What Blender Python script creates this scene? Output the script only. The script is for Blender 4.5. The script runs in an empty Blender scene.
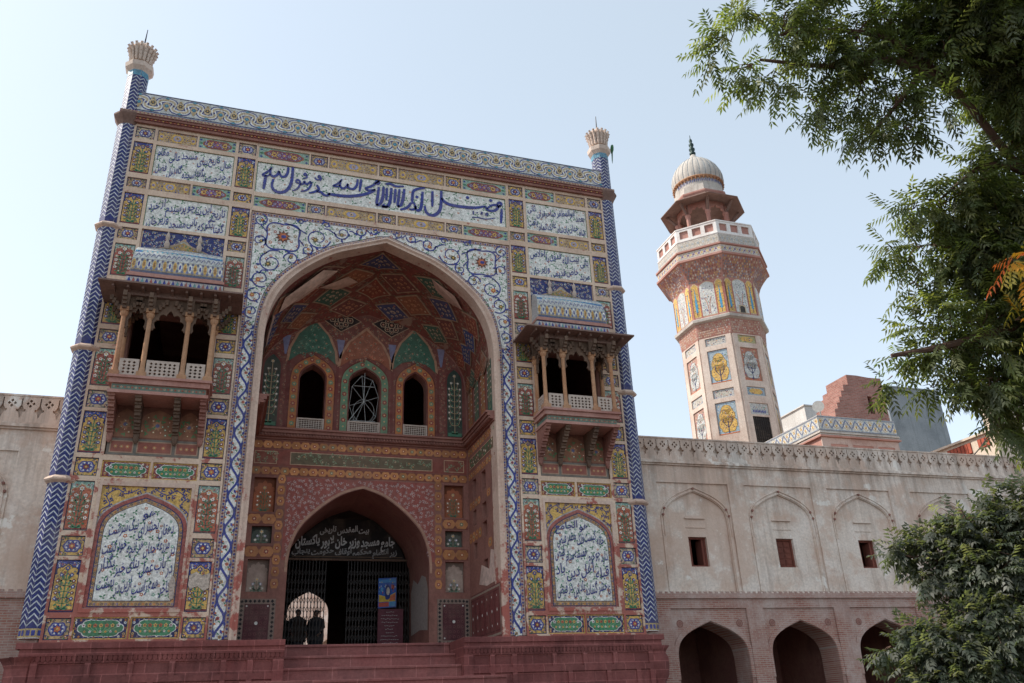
import bpy, bmesh, math, random, unicodedata
import numpy as np
from mathutils import Vector, Matrix
from mathutils.geometry import tessellate_polygon
random.seed(7)
S = bpy.context.scene
COL = S.collection
rad = math.radians

# ------------------------------------------------------------------ camera, sky, sun, exposure
cd = bpy.data.cameras.new('camera'); cam = bpy.data.objects.new('camera', cd); COL.objects.link(cam)
cd.sensor_width = 36.0; cd.sensor_fit = 'HORIZONTAL'; cd.lens = 825.31 / 1024 * 36.0
cd.clip_start = 0.05; cd.clip_end = 3000
_r = Vector((0.948534452, -0.314009318, -0.040994409))
_d = Vector((0.095092123, 0.405911809, -0.908951644))
_f = Vector((0.302059401, 0.858273704, 0.414881148))
cam.matrix_world = Matrix(((_r.x, -_d.x, -_f.x, -3.9473), (_r.y, -_d.y, -_f.y, -23.1569), (_r.z, -_d.z, -_f.z, -2.0572), (0, 0, 0, 1)))
S.camera = cam
SUN_EL, SUN_AZ = 48.0, -73.0          # azimuth measured from +Y (behind the gateway) towards -X
W = bpy.data.worlds.new('World'); S.world = W; W.use_nodes = True
nt = W.node_tree
sky = nt.nodes.new('ShaderNodeTexSky'); sky.sky_type = 'NISHITA'; sky.sun_disc = False
sky.sun_elevation = rad(SUN_EL); sky.sun_rotation = rad(SUN_AZ)
sky.air_density = 0.8; sky.dust_density = 1.6; sky.ozone_density = 1.0; sky.altitude = 200
bg = nt.nodes['Background']; bg.inputs['Strength'].default_value = 0.15
hz = nt.nodes.new('ShaderNodeHueSaturation'); hz.inputs['Saturation'].default_value = 0.6
veil = nt.nodes.new('ShaderNodeMix'); veil.data_type = 'RGBA'; veil.inputs[0].default_value = 0.52      # even, thin high haze over the whole sky
veil.inputs[7].default_value = (1.84, 2.20, 2.36, 1)
nt.links.new(sky.outputs[0], hz.inputs['Color']); nt.links.new(hz.outputs[0], veil.inputs[6]); nt.links.new(veil.outputs[2], bg.inputs['Color'])
sl = bpy.data.lights.new('sun', 'SUN'); sl.energy = 2.0; sl.angle = rad(0.6); sl.color = (1.0, 0.93, 0.84)
so = bpy.data.objects.new('sun', sl); COL.objects.link(so)
sd = Vector((math.sin(rad(SUN_AZ)) * math.cos(rad(SUN_EL)), math.cos(rad(SUN_AZ)) * math.cos(rad(SUN_EL)), math.sin(rad(SUN_EL))))
so.rotation_euler = sd.to_track_quat('Z', 'Y').to_euler(); so.location = (-20, 10, 40)
S.view_settings.view_transform = 'Standard'; S.view_settings.look = 'None'
S.view_settings.exposure = 1.3; S.view_settings.gamma = 1.0

# ------------------------------------------------------------------ materials
def newmat(name, rough=0.8, spec=0.3):
    m = bpy.data.materials.new(name); m.use_nodes = True
    n = m.node_tree.nodes; b = n['Principled BSDF']
    b.inputs['Roughness'].default_value = rough; b.inputs['Specular IOR Level'].default_value = spec
    return m, m.node_tree, b
def node(t, kind, **kw):
    n = t.nodes.new(kind)
    for k, v in kw.items(): setattr(n, k, v)
    return n
def noise(t, scale, detail=5, rough=0.6, vec=None, sc=None):
    n = node(t, 'ShaderNodeTexNoise'); n.inputs['Scale'].default_value = scale
    n.inputs['Detail'].default_value = detail; n.inputs['Roughness'].default_value = rough
    if vec is None: vec = node(t, 'ShaderNodeNewGeometry').outputs['Position']
    if sc:
        mp = node(t, 'ShaderNodeMapping'); mp.inputs['Scale'].default_value = sc
        t.links.new(vec, mp.inputs['Vector']); vec = mp.outputs[0]
    t.links.new(vec, n.inputs['Vector']); return n.outputs['Fac']
def ramp(t, fac, stops):
    r = node(t, 'ShaderNodeValToRGB'); e = r.color_ramp.elements
    while len(e) < len(stops): e.new(0.5)
    for i, (p, c) in enumerate(stops):
        e[i].position = p
        e[i].color = (c, c, c, 1) if isinstance(c, (int, float)) else (*c, 1)
    t.links.new(fac, r.inputs[0]); return r.outputs[0]
def mix(t, a, b, fac, mode='MIX'):
    m = node(t, 'ShaderNodeMix', data_type='RGBA', blend_type=mode)
    for s, v in ((0, fac), (6, a), (7, b)):
        if isinstance(v, (int, float)): m.inputs[s].default_value = v if s == 0 else (v, v, v, 1)
        elif isinstance(v, tuple): m.inputs[s].default_value = (*v, 1)
        else: t.links.new(v, m.inputs[s])
    return m.outputs[2]
def mth(t, op, a, b=None):
    m = node(t, 'ShaderNodeMath', operation=op); m.use_clamp = op in ('MULTIPLY',)
    for i, v in enumerate((a, b)):
        if v is None: continue
        if isinstance(v, (int, float)): m.inputs[i].default_value = v
        else: t.links.new(v, m.inputs[i])
    return m.outputs[0]
def bump(t, b, fac, strength=0.3, dist=0.02):
    n = node(t, 'ShaderNodeBump'); n.inputs['Strength'].default_value = strength; n.inputs['Distance'].default_value = dist
    t.links.new(fac, n.inputs['Height']); t.links.new(n.outputs[0], b.inputs['Normal'])
def zpos(t):
    s = node(t, 'ShaderNodeSeparateXYZ'); t.links.new(node(t, 'ShaderNodeNewGeometry').outputs['Position'], s.inputs[0]); return s.outputs
def maprange(t, v, a, b):
    m = node(t, 'ShaderNodeMapRange'); m.inputs[1].default_value = a; m.inputs[2].default_value = b
    t.links.new(v, m.inputs[0]); return m.outputs[0]

def attr_mat(name, rough, spec, dirt=(0.30, 0.22, 0.16), amount=0.25, scale=1.6, lose=None, gain=1.0, mosaic=False):
    m, t, b = newmat(name, rough, spec)
    a = node(t, 'ShaderNodeAttribute', attribute_name='tint').outputs['Color']
    if gain != 1.0: a = mix(t, a, gain, 1.0, 'MULTIPLY')
    if mosaic:      # hand-cut pieces: each fired to its own shade, dust in the joints
        vo = node(t, 'ShaderNodeTexVoronoi'); vo.inputs['Scale'].default_value = 26
        t.links.new(node(t, 'ShaderNodeNewGeometry').outputs['Position'], vo.inputs['Vector'])
        hs_ = node(t, 'ShaderNodeHueSaturation'); hs_.inputs['Saturation'].default_value = 0.97; t.links.new(a, hs_.inputs['Color'])
        sp = node(t, 'ShaderNodeSeparateColor'); t.links.new(vo.outputs['Color'], sp.inputs[0])
        a = mix(t, hs_.outputs[0], ramp(t, sp.outputs[0], [(0.0, 0.66), (1.0, 1.14)]), 1.0, 'MULTIPLY')
        a = mix(t, a, (0.36, 0.29, 0.22), ramp(t, noise(t, 0.7, 10, 0.75), [(0.52, 0.0), (0.74, 0.2)]))
        a = mix(t, a, (0.46, 0.37, 0.29), ramp(t, noise(t, 4.2, 7, 0.7), [(0.70, 0.0), (0.73, 0.8)]))
    v = ramp(t, noise(t, scale * 6, 6), [(0.3, 0.72), (0.7, 1.1)])
    c = mix(t, a, v, 1.0, 'MULTIPLY')
    st = ramp(t, noise(t, scale, 8, 0.65), [(0.45, 0.0), (0.75, amount)])
    c = mix(t, c, dirt, st)
    if lose:
        lo = ramp(t, noise(t, 1.1, 9, 0.68), [(lose[0], 0.0), (lose[0] + 0.03, 1.0)])
        c = mix(t, c, lose[1], mth(t, 'MULTIPLY', lo, lose[2]))
    t.links.new(c, b.inputs['Base Color'])
    bump(t, b, noise(t, 22, 4), 0.25, 0.01)
    return m
M = {}
M['tile'] = attr_mat('glazed_tile', 0.45, 0.3, amount=0.24, mosaic=True)
M['fresco'] = attr_mat('painted_plaster', 0.85, 0.2, dirt=(0.24, 0.14, 0.11), amount=0.5, scale=1.1, gain=1.4)
M['vault_fresco'] = attr_mat('flaking_vault_paint', 0.85, 0.2, dirt=(0.15, 0.08, 0.06), amount=0.5, scale=1.1, lose=(0.60, (0.42, 0.28, 0.21), 0.6), gain=1.5)
M['paint'] = attr_mat('weathered_paint', 0.7, 0.3, amount=0.3)

def plaster(name, c1, c2, stain, streak=0.35, brick=None, red=None, rough=0.88, bmp=0.35, drip=None, patch=None, block=None):
    m, t, b = newmat(name, rough, 0.2)
    c = mix(t, c1, c2, ramp(t, noise(t, 0.9, 8, 0.62), [(0.35, 0.0), (0.68, 1.0)]))
    c = mix(t, c, stain, ramp(t, noise(t, 0.55, 10, 0.7), [(0.5, 0.0), (0.62, 0.55), (0.8, 0.7)]))
    s = noise(t, 1.0, 6, 0.6, sc=(5.0, 5.0, 0.35))
    c = mix(t, c, tuple(x * 0.55 for x in stain), ramp(t, s, [(0.52, 0.0), (0.8, streak)]))
    c = mix(t, c, ramp(t, noise(t, 14, 6), [(0.3, 0.82), (0.7, 1.08)]), 1.0, 'MULTIPLY')
    h = noise(t, 9, 8, 0.7)
    if patch:
        c = mix(t, c, patch[0], ramp(t, noise(t, 0.42, 11, 0.74), [(0.49, 0.0), (0.54, 0.55), (0.7, 0.8)]))
        c = mix(t, c, patch[1], ramp(t, noise(t, 0.75, 9, 0.68), [(0.60, 0.0), (0.625, 0.8)]))
    if drip:
        z = maprange(t, zpos(t)[2], drip[0], drip[1])
        c = mix(t, c, drip[2], mth(t, 'MULTIPLY', z, ramp(t, noise(t, 1.0, 7, 0.7, sc=(3.2, 3.2, 0.12)), [(0.42, 0.0), (0.66, 0.75)])))
    if block:
        p = zpos(t); cb = node(t, 'ShaderNodeCombineXYZ'); t.links.new(p[0], cb.inputs[0]); t.links.new(p[2], cb.inputs[1])
        bk = node(t, 'ShaderNodeTexBrick'); t.links.new(cb.outputs[0], bk.inputs['Vector'])
        bk.inputs['Scale'].default_value = 1.0; bk.inputs['Brick Width'].default_value = block[0]; bk.inputs['Row Height'].default_value = block[1]
        bk.inputs['Mortar Size'].default_value = 0.012; bk.inputs['Mortar'].default_value = (1.5, 1.6, 1.6, 1)
        bk.inputs['Color1'].default_value = (0.72, 0.74, 0.74, 1); bk.inputs['Color2'].default_value = (1.1, 1.06, 1.06, 1)
        c = mix(t, c, bk.outputs['Color'], 0.8, 'MULTIPLY')
    if brick:
        p = zpos(t); cb = node(t, 'ShaderNodeCombineXYZ'); t.links.new(p[0], cb.inputs[0]); t.links.new(p[2], cb.inputs[1])
        bk = node(t, 'ShaderNodeTexBrick'); t.links.new(cb.outputs[0], bk.inputs['Vector'])
        bk.inputs['Scale'].default_value = 1.0; bk.inputs['Brick Width'].default_value = 0.24; bk.inputs['Row Height'].default_value = 0.062
        bk.inputs['Mortar Size'].default_value = 0.009; bk.inputs['Mortar'].default_value = (0.40, 0.32, 0.27, 1)
        bk.inputs['Color1'].default_value = (0.30, 0.115, 0.085, 1); bk.inputs['Color2'].default_value = (0.38, 0.19, 0.14, 1)
        z = maprange(t, p[2], brick[0], brick[1])
        f = mth(t, 'MULTIPLY', z, ramp(t, noise(t, 0.8, 9, 0.7), [(0.36, 0.0), (0.56, 1.0)]))
        c = mix(t, c, bk.outputs['Color'], f)
    if red:
        p = zpos(t); z = maprange(t, p[2], red[0], red[1])
        n = mth(t, 'ADD', noise(t, 2.2, 9, 0.68), mth(t, 'MULTIPLY', z, 0.22))
        c = mix(t, c, red[2], ramp(t, n, [(0.63, 0.0), (0.68, 0.85)]))
    t.links.new(c, b.inputs['Base Color']); bump(t, b, h, bmp, 0.03)
    return m
M['frame'] = plaster('pier_plaster', (0.65, 0.475, 0.345), (0.72, 0.55, 0.42), (0.46, 0.31, 0.23), 0.25, red=(7.0, 0.0, (0.33, 0.075, 0.06)), bmp=0.2)
M['jamb'] = plaster('arch_plaster', (0.60, 0.43, 0.33), (0.66, 0.50, 0.40), (0.45, 0.28, 0.22), 0.3, red=(5.0, 0.0, (0.36, 0.08, 0.06)), bmp=0.2)
M['wing'] = plaster('weathered_lime_plaster', (0.68, 0.555, 0.455), (0.80, 0.70, 0.61), (0.47, 0.31, 0.225), 0.6, drip=(3.6, 5.7, (0.27, 0.21, 0.17)), patch=((0.58, 0.40, 0.30), (0.82, 0.76, 0.68)))
M['lowwing'] = plaster('brick_under_worn_plaster', (0.47, 0.345, 0.295), (0.52, 0.41, 0.355), (0.32, 0.165, 0.13), 0.4, brick=(1.9, 1.1))
M['minaret'] = plaster('minaret_plaster', (0.60, 0.48, 0.395), (0.68, 0.575, 0.49), (0.48, 0.33, 0.26), 0.35, bmp=0.15)
M['pinkstone'] = plaster('pink_painted_stone', (0.40, 0.195, 0.155), (0.48, 0.275, 0.225), (0.32, 0.15, 0.12), 0.25, bmp=0.2)
M['white'] = plaster('whitewashed_stone', (0.74, 0.70, 0.65), (0.80, 0.77, 0.73), (0.58, 0.47, 0.42), 0.3, bmp=0.15)
M['domewhite'] = plaster('dome_plaster', (0.46, 0.42, 0.37), (0.57, 0.525, 0.47), (0.34, 0.28, 0.24), 0.6, bmp=0.15)
M['plinth'] = plaster('red_sandstone', (0.19, 0.058, 0.052), (0.29, 0.105, 0.092), (0.12, 0.045, 0.042), 0.55, bmp=0.4, block=(0.62, 0.24))
M['step'] = plaster('worn_red_steps', (0.27, 0.095, 0.085), (0.34, 0.14, 0.12), (0.17, 0.075, 0.07), 0.2, bmp=0.4, block=(1.1, 0.333))
M['redwall'] = plaster('brown_red_wall', (0.27, 0.12, 0.095), (0.34, 0.17, 0.13), (0.18, 0.09, 0.075), 0.4)
M['wood'] = plaster('old_dark_wood', (0.13, 0.085, 0.06), (0.20, 0.13, 0.09), (0.08, 0.05, 0.04), 0.6)
M['column'] = plaster('ochre_column_paint', (0.42, 0.21, 0.105), (0.50, 0.30, 0.18), (0.28, 0.11, 0.07), 0.4, bmp=0.2)
M['dark'] = plaster('dark_plaster', (0.055, 0.038, 0.033), (0.085, 0.06, 0.05), (0.04, 0.03, 0.027), 0.2)  # interior darkness of hall, kiosk and slot put into the colour
M['concrete'] = plaster('grey_render', (0.235, 0.26, 0.275), (0.30, 0.325, 0.34), (0.16, 0.18, 0.195), 0.5)
M['cream'] = plaster('cream_render', (0.60, 0.49, 0.38), (0.68, 0.57, 0.46), (0.48, 0.36, 0.28), 0.3)
M['palewall'] = plaster('pale_render', (0.56, 0.55, 0.52), (0.64, 0.63, 0.60), (0.42, 0.40, 0.37), 0.3)
M['shutter'] = plaster('red_shutter_paint', (0.38, 0.085, 0.05), (0.45, 0.12, 0.075), (0.26, 0.07, 0.05), 0.3)
M['winwood'] = plaster('reddish_window_wood', (0.17, 0.055, 0.04), (0.23, 0.08, 0.055), (0.10, 0.04, 0.03), 0.4)
M['ground'] = plaster('paving', (0.10, 0.082, 0.072), (0.13, 0.108, 0.095), (0.08, 0.065, 0.057), 0.0)
M['court'] = plaster('courtyard_paving', (0.45, 0.30, 0.24), (0.52, 0.38, 0.31), (0.35, 0.24, 0.2), 0.0)
def flat(name, c, rough=0.6, metal=0.0):
    m, t, b = newmat(name, rough)
    b.inputs['Metallic'].default_value = metal
    t.links.new(mix(t, c, ramp(t, noise(t, 9, 5), [(0.3, 0.75), (0.7, 1.1)]), 1.0, 'MULTIPLY'), b.inputs['Base Color'])
    return m
M['eavestone'] = plaster('weathered_eave_stone', (0.20, 0.125, 0.10), (0.27, 0.18, 0.15), (0.14, 0.09, 0.075), 0.5)
M['iron'] = flat('dark_iron', (0.035, 0.028, 0.025), 0.5, 0.4)
M['finial'] = flat('dark_green_metal', (0.03, 0.05, 0.045), 0.45, 0.5)
M['horn'] = flat('grey_horn_metal', (0.42, 0.42, 0.40), 0.5)
M['jali'] = flat('pierced_stone', (0.50, 0.40, 0.33), 0.8)
M['bark'] = plaster('bark', (0.10, 0.058, 0.042), (0.145, 0.09, 0.065), (0.06, 0.04, 0.03), 0.5)
M['cloth_dark'] = flat('dark_cloth', (0.03, 0.03, 0.035), 0.9)
M['skin'] = flat('skin', (0.28, 0.16, 0.11), 0.6)
M['hair'] = flat('black_hair', (0.02, 0.017, 0.015), 0.6)
M['cable'] = flat('black_cable', (0.03, 0.03, 0.03), 0.6)
M['feather'] = flat('green_feathers', (0.06, 0.17, 0.08), 0.7)
def brickmat():
    m, t, b = newmat('old_brick', 0.9, 0.15)
    p = zpos(t); cb = node(t, 'ShaderNodeCombineXYZ')
    t.links.new(mth(t, 'ADD', p[0], p[1]), cb.inputs[0]); t.links.new(p[2], cb.inputs[1])
    bk = node(t, 'ShaderNodeTexBrick'); t.links.new(cb.outputs[0], bk.inputs['Vector'])
    bk.inputs['Scale'].default_value = 1.0; bk.inputs['Brick Width'].default_value = 0.3; bk.inputs['Row Height'].default_value = 0.09
    bk.inputs['Mortar Size'].default_value = 0.014; bk.inputs['Mortar'].default_value = (0.34, 0.25, 0.21, 1)
    bk.inputs['Color1'].default_value = (0.30, 0.125, 0.10, 1); bk.inputs['Color2'].default_value = (0.40, 0.19, 0.155, 1)
    c = mix(t, bk.outputs['Color'], ramp(t, noise(t, 1.4, 8, 0.65), [(0.3, 0.7), (0.7, 1.12)]), 1.0, 'MULTIPLY')
    t.links.new(c, b.inputs['Base Color']); bump(t, b, bk.outputs['Fac'], 0.5, -0.02)
    return m
M['brick'] = brickmat()
def leafmat(name, sat=1.0):
    m, t, b = newmat(name, 0.45, 0.35)
    a = node(t, 'ShaderNodeAttribute', attribute_name='tint').outputs['Color']
    t.links.new(a, b.inputs['Base Color'])
    tr = node(t, 'ShaderNodeBsdfTranslucent')
    t.links.new(mix(t, a, (2.2, 2.3, 0.8), 1.0, 'MULTIPLY'), tr.inputs['Color'])
    ms = node(t, 'ShaderNodeMixShader'); ms.inputs[0].default_value = 0.45
    t.links.new(b.outputs[0], ms.inputs[1]); t.links.new(tr.outputs[0], ms.inputs[2])
    t.links.new(ms.outputs[0], t.nodes['Material Output'].inputs['Surface'])
    return m
M['leaf'] = leafmat('leaves')

# ------------------------------------------------------------------ objects
def tag(o, label=None, cat=None, group=None, kind=None):
    for k, v in (('label', label), ('category', cat), ('group', group), ('kind', kind)):
        if v: o[k] = v
    return o
def thing(name, label, cat, loc=(0, 0, 0), group=None):
    o = bpy.data.objects.new(name, None); COL.objects.link(o); o.location = loc; o.empty_display_size = 0.5
    o['origin'] = list(loc)
    return tag(o, label, cat, group)
def org(parent):
    while parent is not None:
        if 'origin' in parent: return Vector(parent['origin'])
        parent = parent.parent
    return Vector((0, 0, 0))
def obj(name, V, F, mat, parent=None, tint=None, smooth=False, origin=None):
    L = org(parent) if parent else Vector(origin or (0, 0, 0))
    me = bpy.data.meshes.new(name)
    me.from_pydata([(v[0] - L[0], v[1] - L[1], v[2] - L[2]) for v in V], [], F)
    me.materials.append(M[mat] if isinstance(mat, str) else mat)
    if tint is not None:
        a = me.attributes.new('tint', 'FLOAT_COLOR', 'FACE')
        a.data.foreach_set('color', np.array([(*c, 1.0) for c in tint], dtype=np.float32).ravel())
    if smooth: me.polygons.foreach_set('use_smooth', [True] * len(F))
    me.update()
    o = bpy.data.objects.new(name, me); COL.objects.link(o)
    if parent: o.parent = parent
    else:
        o.location = L; o['origin'] = list(L)
    return o
class Geo:
    "collects faces of one mesh in world coordinates"
    def __init__(s): s.V = []; s.F = []; s.C = []
    def add(s, V, F, c=None):
        n = len(s.V); s.V += [tuple(v) for v in V]; s.F += [tuple(i + n for i in f) for f in F]
        s.C += [c or (0.5, 0.5, 0.5)] * len(F); return s
    def box(s, a, b, c=None):
        (x0, y0, z0), (x1, y1, z1) = a, b
        return s.add([(x0, y0, z0), (x1, y0, z0), (x1, y1, z0), (x0, y1, z0), (x0, y0, z1), (x1, y0, z1), (x1, y1, z1), (x0, y1, z1)],
                     [(0, 3, 2, 1), (4, 5, 6, 7), (0, 1, 5, 4), (1, 2, 6, 5), (2, 3, 7, 6), (3, 0, 4, 7)], c)
    def lathe(s, prof, n=16, c=(0, 0), ph=0.0, cap=True, col=None):
        k = len(prof); V = []
        for r, z in prof:
            for i in range(n):
                a = ph + 2 * math.pi * i / n; V.append((c[0] + r * math.cos(a), c[1] + r * math.sin(a), z))
        F = [(j * n + i, j * n + (i + 1) % n, (j + 1) * n + (i + 1) % n, (j + 1) * n + i) for j in range(k - 1) for i in range(n)]
        if cap: F += [tuple(range(n))[::-1], tuple((k - 1) * n + i for i in range(n))]
        return s.add(V, F, col)
    def tube(s, pts, r, n=6, col=None):
        pts = [Vector(p) for p in pts]; V = []; m = len(pts)
        rs = r if isinstance(r, (list, tuple)) else [r] * m
        for i, p in enumerate(pts):
            d = (pts[min(i + 1, m - 1)] - pts[max(i - 1, 0)]).normalized()
            u = d.cross(Vector((0.13, 0.31, 0.94))); u = (u if u.length > 1e-4 else d.cross(Vector((1, 0, 0)))).normalized(); w = d.cross(u)
            for k in range(n):
                a = 2 * math.pi * k / n; V.append(p + (u * math.cos(a) + w * math.sin(a)) * rs[i])
        F = [(j * n + i, j * n + (i + 1) % n, (j + 1) * n + (i + 1) % n, (j + 1) * n + i) for j in range(m - 1) for i in range(n)]
        F += [tuple(range(n))[::-1], tuple((m - 1) * n + i for i in range(n))]
        return s.add(V, F, col)
    def prism(s, outline, mp, h0, h1, c=None):
        "outline (u,v) list extruded between offsets h0 and h1 through the map"
        n = len(outline)
        V = [mp(u, v, h0) for u, v in outline] + [mp(u, v, h1) for u, v in outline]
        tri = tessellate_polygon([[Vector((u, v, 0)) for u, v in outline]])
        F = [tuple(t) for t in tri] + [tuple(n + i for i in t) for t in tri] + [(i, (i + 1) % n, n + (i + 1) % n, n + i) for i in range(n)]
        return s.add(V, F, c)
    def plate(s, outer, holes, mp, h, depth, c=None, rim=True):
        "sheet at offset h with holes; reveals go back by depth"
        loops = [outer] + list(holes); flatp = [p for l in loops for p in l]
        tri = tessellate_polygon([[Vector((u, v, 0)) for u, v in l] for l in loops])
        V = [mp(u, v, h) for u, v in flatp]; n = len(flatp)
        F = [tuple(t) for t in tri]
        if depth:
            V += [mp(u, v, h - depth) for u, v in flatp]; k = 0
            for li, l in enumerate(loops):
                m = len(l)
                if li or rim: F += [(k + i, k + (i + 1) % m, n + k + (i + 1) % m, n + k + i) for i in range(m)]
                k += m
        return s.add(V, F, c)
    def build(s, name, mat, parent=None, tint=False, smooth=False, origin=None):
        return obj(name, s.V, s.F, mat, parent, s.C if tint else None, smooth, origin)
def rect(x0, z0, x1, z1): return [(x0, z0), (x1, z0), (x1, z1), (x0, z1)]
def facade(Y=0.0, sx=1): return lambda u, v, h: (sx * u, Y - h, v)
def smoothline(pts, k=6, closed=False):
    out = []; n = len(pts)
    rng = n if closed else n - 1
    for i in range(rng):
        if closed: p0, p1, p2, p3 = (pts[(i + j - 1) % n] for j in range(4))
        else: p0, p1, p2, p3 = pts[max(i - 1, 0)], pts[i], pts[i + 1], pts[min(i + 2, n - 1)]
        for j in range(k):
            t = j / k
            out.append(tuple(0.5 * (2 * p1[d] + (p2[d] - p0[d]) * t + (2 * p0[d] - 5 * p1[d] + 4 * p2[d] - p3[d]) * t * t + (3 * p1[d] - p0[d] - 3 * p2[d] + p3[d]) * t ** 3) for d in range(len(p1))))
    if not closed: out.append(tuple(pts[-1]))
    return out
def parch(cx, hw, z0, zs, za, n=10):
    "pointed four-centred arch outline, from bottom left over the apex to bottom right"
    L = [(-1, 0), (-0.985, 0.28), (-0.90, 0.50), (-0.73, 0.665), (-0.50, 0.80), (-0.25, 0.905), (0, 1)]
    L = smoothline(L, max(2, n // 4)); H = za - zs
    left = [(cx + hw * a, zs + H * b) for a, b in L]
    right = [(cx - hw * a, zs + H * b) for a, b in L[::-1][1:]]
    return [(cx - hw, z0)] + left + right + [(cx + hw, z0)]
def cusped(cx, hw, z0, zs, za, lobes=5):
    pts = parch(cx, hw, z0, zs, za, 20); arc = pts[1:-1]; out = [pts[0]]; n = len(arc)
    for i, (x, z) in enumerate(arc):
        f = abs(math.sin(math.pi * lobes * i / (n - 1))); k = 0.82 + 0.18 * f
        out.append((cx + (x - cx) * (k if 0 < i < n - 1 else 1), zs + (z - zs) * k))
    return out + [pts[-1]]

# ------------------------------------------------------------------ flat tile drawing
BLUE = (0.036, 0.052, 0.28); NAVY = (0.022, 0.025, 0.11); WHITE = (0.82, 0.80, 0.725); YEL = (0.72, 0.44, 0.10); ORA = (0.56, 0.15, 0.045)
GRN = (0.055, 0.23, 0.105); TEAL = (0.34, 0.50, 0.40); MAR = (0.23, 0.045, 0.045); CRM = (0.60, 0.47, 0.30); LIL = (0.38, 0.36, 0.52)
RED = (0.42, 0.075, 0.05); SKYB = (0.08, 0.32, 0.50); BLK = (0.02, 0.018, 0.02)
LH = 0.0035
class Art(Geo):
    "flat ornament: every layer is a real sheet a few millimetres proud of the one below"
    def __init__(s, mp, base=0.0): super().__init__(); s.mp = mp; s.b = base; s.lh = LH
    def poly(s, pts, c, l=0):
        h = s.b + s.lh * l; s.add([s.mp(u, v, h) for u, v in pts], [tuple(range(len(pts)))], c)
    def area(s, outer, c, l=0, holes=()):
        h = s.b + s.lh * l; loops = [outer] + list(holes); fl = [p for q in loops for p in q]
        tri = tessellate_polygon([[Vector((u, v, 0)) for u, v in q] for q in loops])
        s.add([s.mp(u, v, h) for u, v in fl], [tuple(t) for t in tri], c)
    def rect(s, x0, z0, x1, z1, c, l=0): s.poly(rect(x0, z0, x1, z1), c, l)
    def frame(s, x0, z0, x1, z1, w, c, l=1):
        for r in ((x0, z0, x1, z0 + w), (x0, z1 - w, x1, z1), (x0, z0 + w, x0 + w, z1 - w), (x1 - w, z0 + w, x1, z1 - w)): s.rect(*r, c, l)
    def disc(s, x, z, r, c, l=1, n=8, ry=None):
        ry = ry or r; s.poly([(x + r * math.cos(2 * math.pi * (i + .5) / n), z + ry * math.sin(2 * math.pi * (i + .5) / n)) for i in range(n)], c, l)
    def diamond(s, x, z, a, b, c, l=1): s.poly([(x - a, z), (x, z - b), (x + a, z), (x, z + b)], c, l)
    def stroke(s, pts, w, c, l=1, k=4):
        if k > 1: pts = smoothline(pts, k)
        ws = w if callable(w) else (lambda t: w)
        n = len(pts); Lf = []; Rt = []; h = s.b + s.lh * l
        for i, p in enumerate(pts):
            a = pts[max(i - 1, 0)]; b = pts[min(i + 1, n - 1)]
            dx, dz = b[0] - a[0], b[1] - a[1]; m = math.hypot(dx, dz) or 1
            hw = ws(i / (n - 1)) / 2
            Lf.append(s.mp(p[0] - dz / m * hw, p[1] + dx / m * hw, h)); Rt.append(s.mp(p[0] + dz / m * hw, p[1] - dx / m * hw, h))
        s.add(Lf + Rt, [(i, i + 1, n + i + 1, n + i) for i in range(n - 1)], c)
    def leaf(s, x, z, a, ln, w, c, l=1):
        ca, sa = math.cos(a), math.sin(a)
        s.poly([(x, z), (x + ca * ln * .5 - sa * w, z + sa * ln * .5 + ca * w), (x + ca * ln, z + sa * ln), (x + ca * ln * .5 + sa * w, z + sa * ln * .5 - ca * w)], c, l)
    def flower(s, x, z, r, c, cc, l=1, n=6, a0=0.3):
        pts = []
        for i in range(n * 2):
            a = a0 + math.pi * i / n; q = r if i % 2 == 0 else r * 0.62
            pts.append((x + q * math.cos(a), z + q * math.sin(a)))
        s.poly(pts, c, l); s.disc(x, z, r * .36, cc, l + 1, 6)
    def lobed(s, cx, cz, hw, hh, c, l=1, grow=0.0):
        pts = []
        for i in range(36):
            a = 2 * math.pi * i / 36; q = 0.88 + 0.12 * abs(math.cos(3 * a)) + grow
            sx = math.copysign(abs(math.cos(a)) ** 0.75, math.cos(a)); sz = math.copysign(abs(math.sin(a)) ** 0.75, math.sin(a))
            pts.append((cx + hw * sx * q, cz + hh * sz * q))
        s.area(pts, c, l)
R = random.Random(11)
def vary(c, k=0.1): 
    q = 1 + R.uniform(-k, k); return tuple(min(1, x * q) for x in c)
def scroll_fill(A, inside, box, l, step, vine, fls, w=.018, leafc=GRN):
    "close set curling tendrils, each ending in a flower"
    x0, z0, x1, z1 = box; P = []
    for _ in range(int((x1 - x0) * (z1 - z0) / step ** 2 * 5)):
        x, z = R.uniform(x0, x1), R.uniform(z0, z1)
        if inside(x, z) and all((x - a) ** 2 + (z - b) ** 2 > step ** 2 for a, b in P): P.append((x, z))
    for i, (x, z) in enumerate(P):
        a0 = R.uniform(0, 6.28); d = R.choice((-1, 1)); r = step * .52
        A.stroke([(x + r * (1 - .16 * k) * math.cos(a0 + d * k * .95), z + r * (1 - .16 * k) * math.sin(a0 + d * k * .95)) for k in range(6)], w, vine, l, 2)
        A.flower(x, z, step * R.uniform(.17, .25), fls[i % len(fls)], fls[(i + 1) % len(fls)], l + 1, 6, a0)
        for k in (1, 3): a = a0 + d * k * .95; A.leaf(x + r * .9 * math.cos(a), z + r * .9 * math.sin(a), a + 1.2 * d, step * .42, step * .09, leafc, l + 1)
        if i % 2: A.disc(x + r * 1.05 * math.cos(a0 + 2.6), z + r * 1.05 * math.sin(a0 + 2.6), step * .09, fls[(i + 2) % len(fls)], l + 1, 5)
    return P

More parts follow.
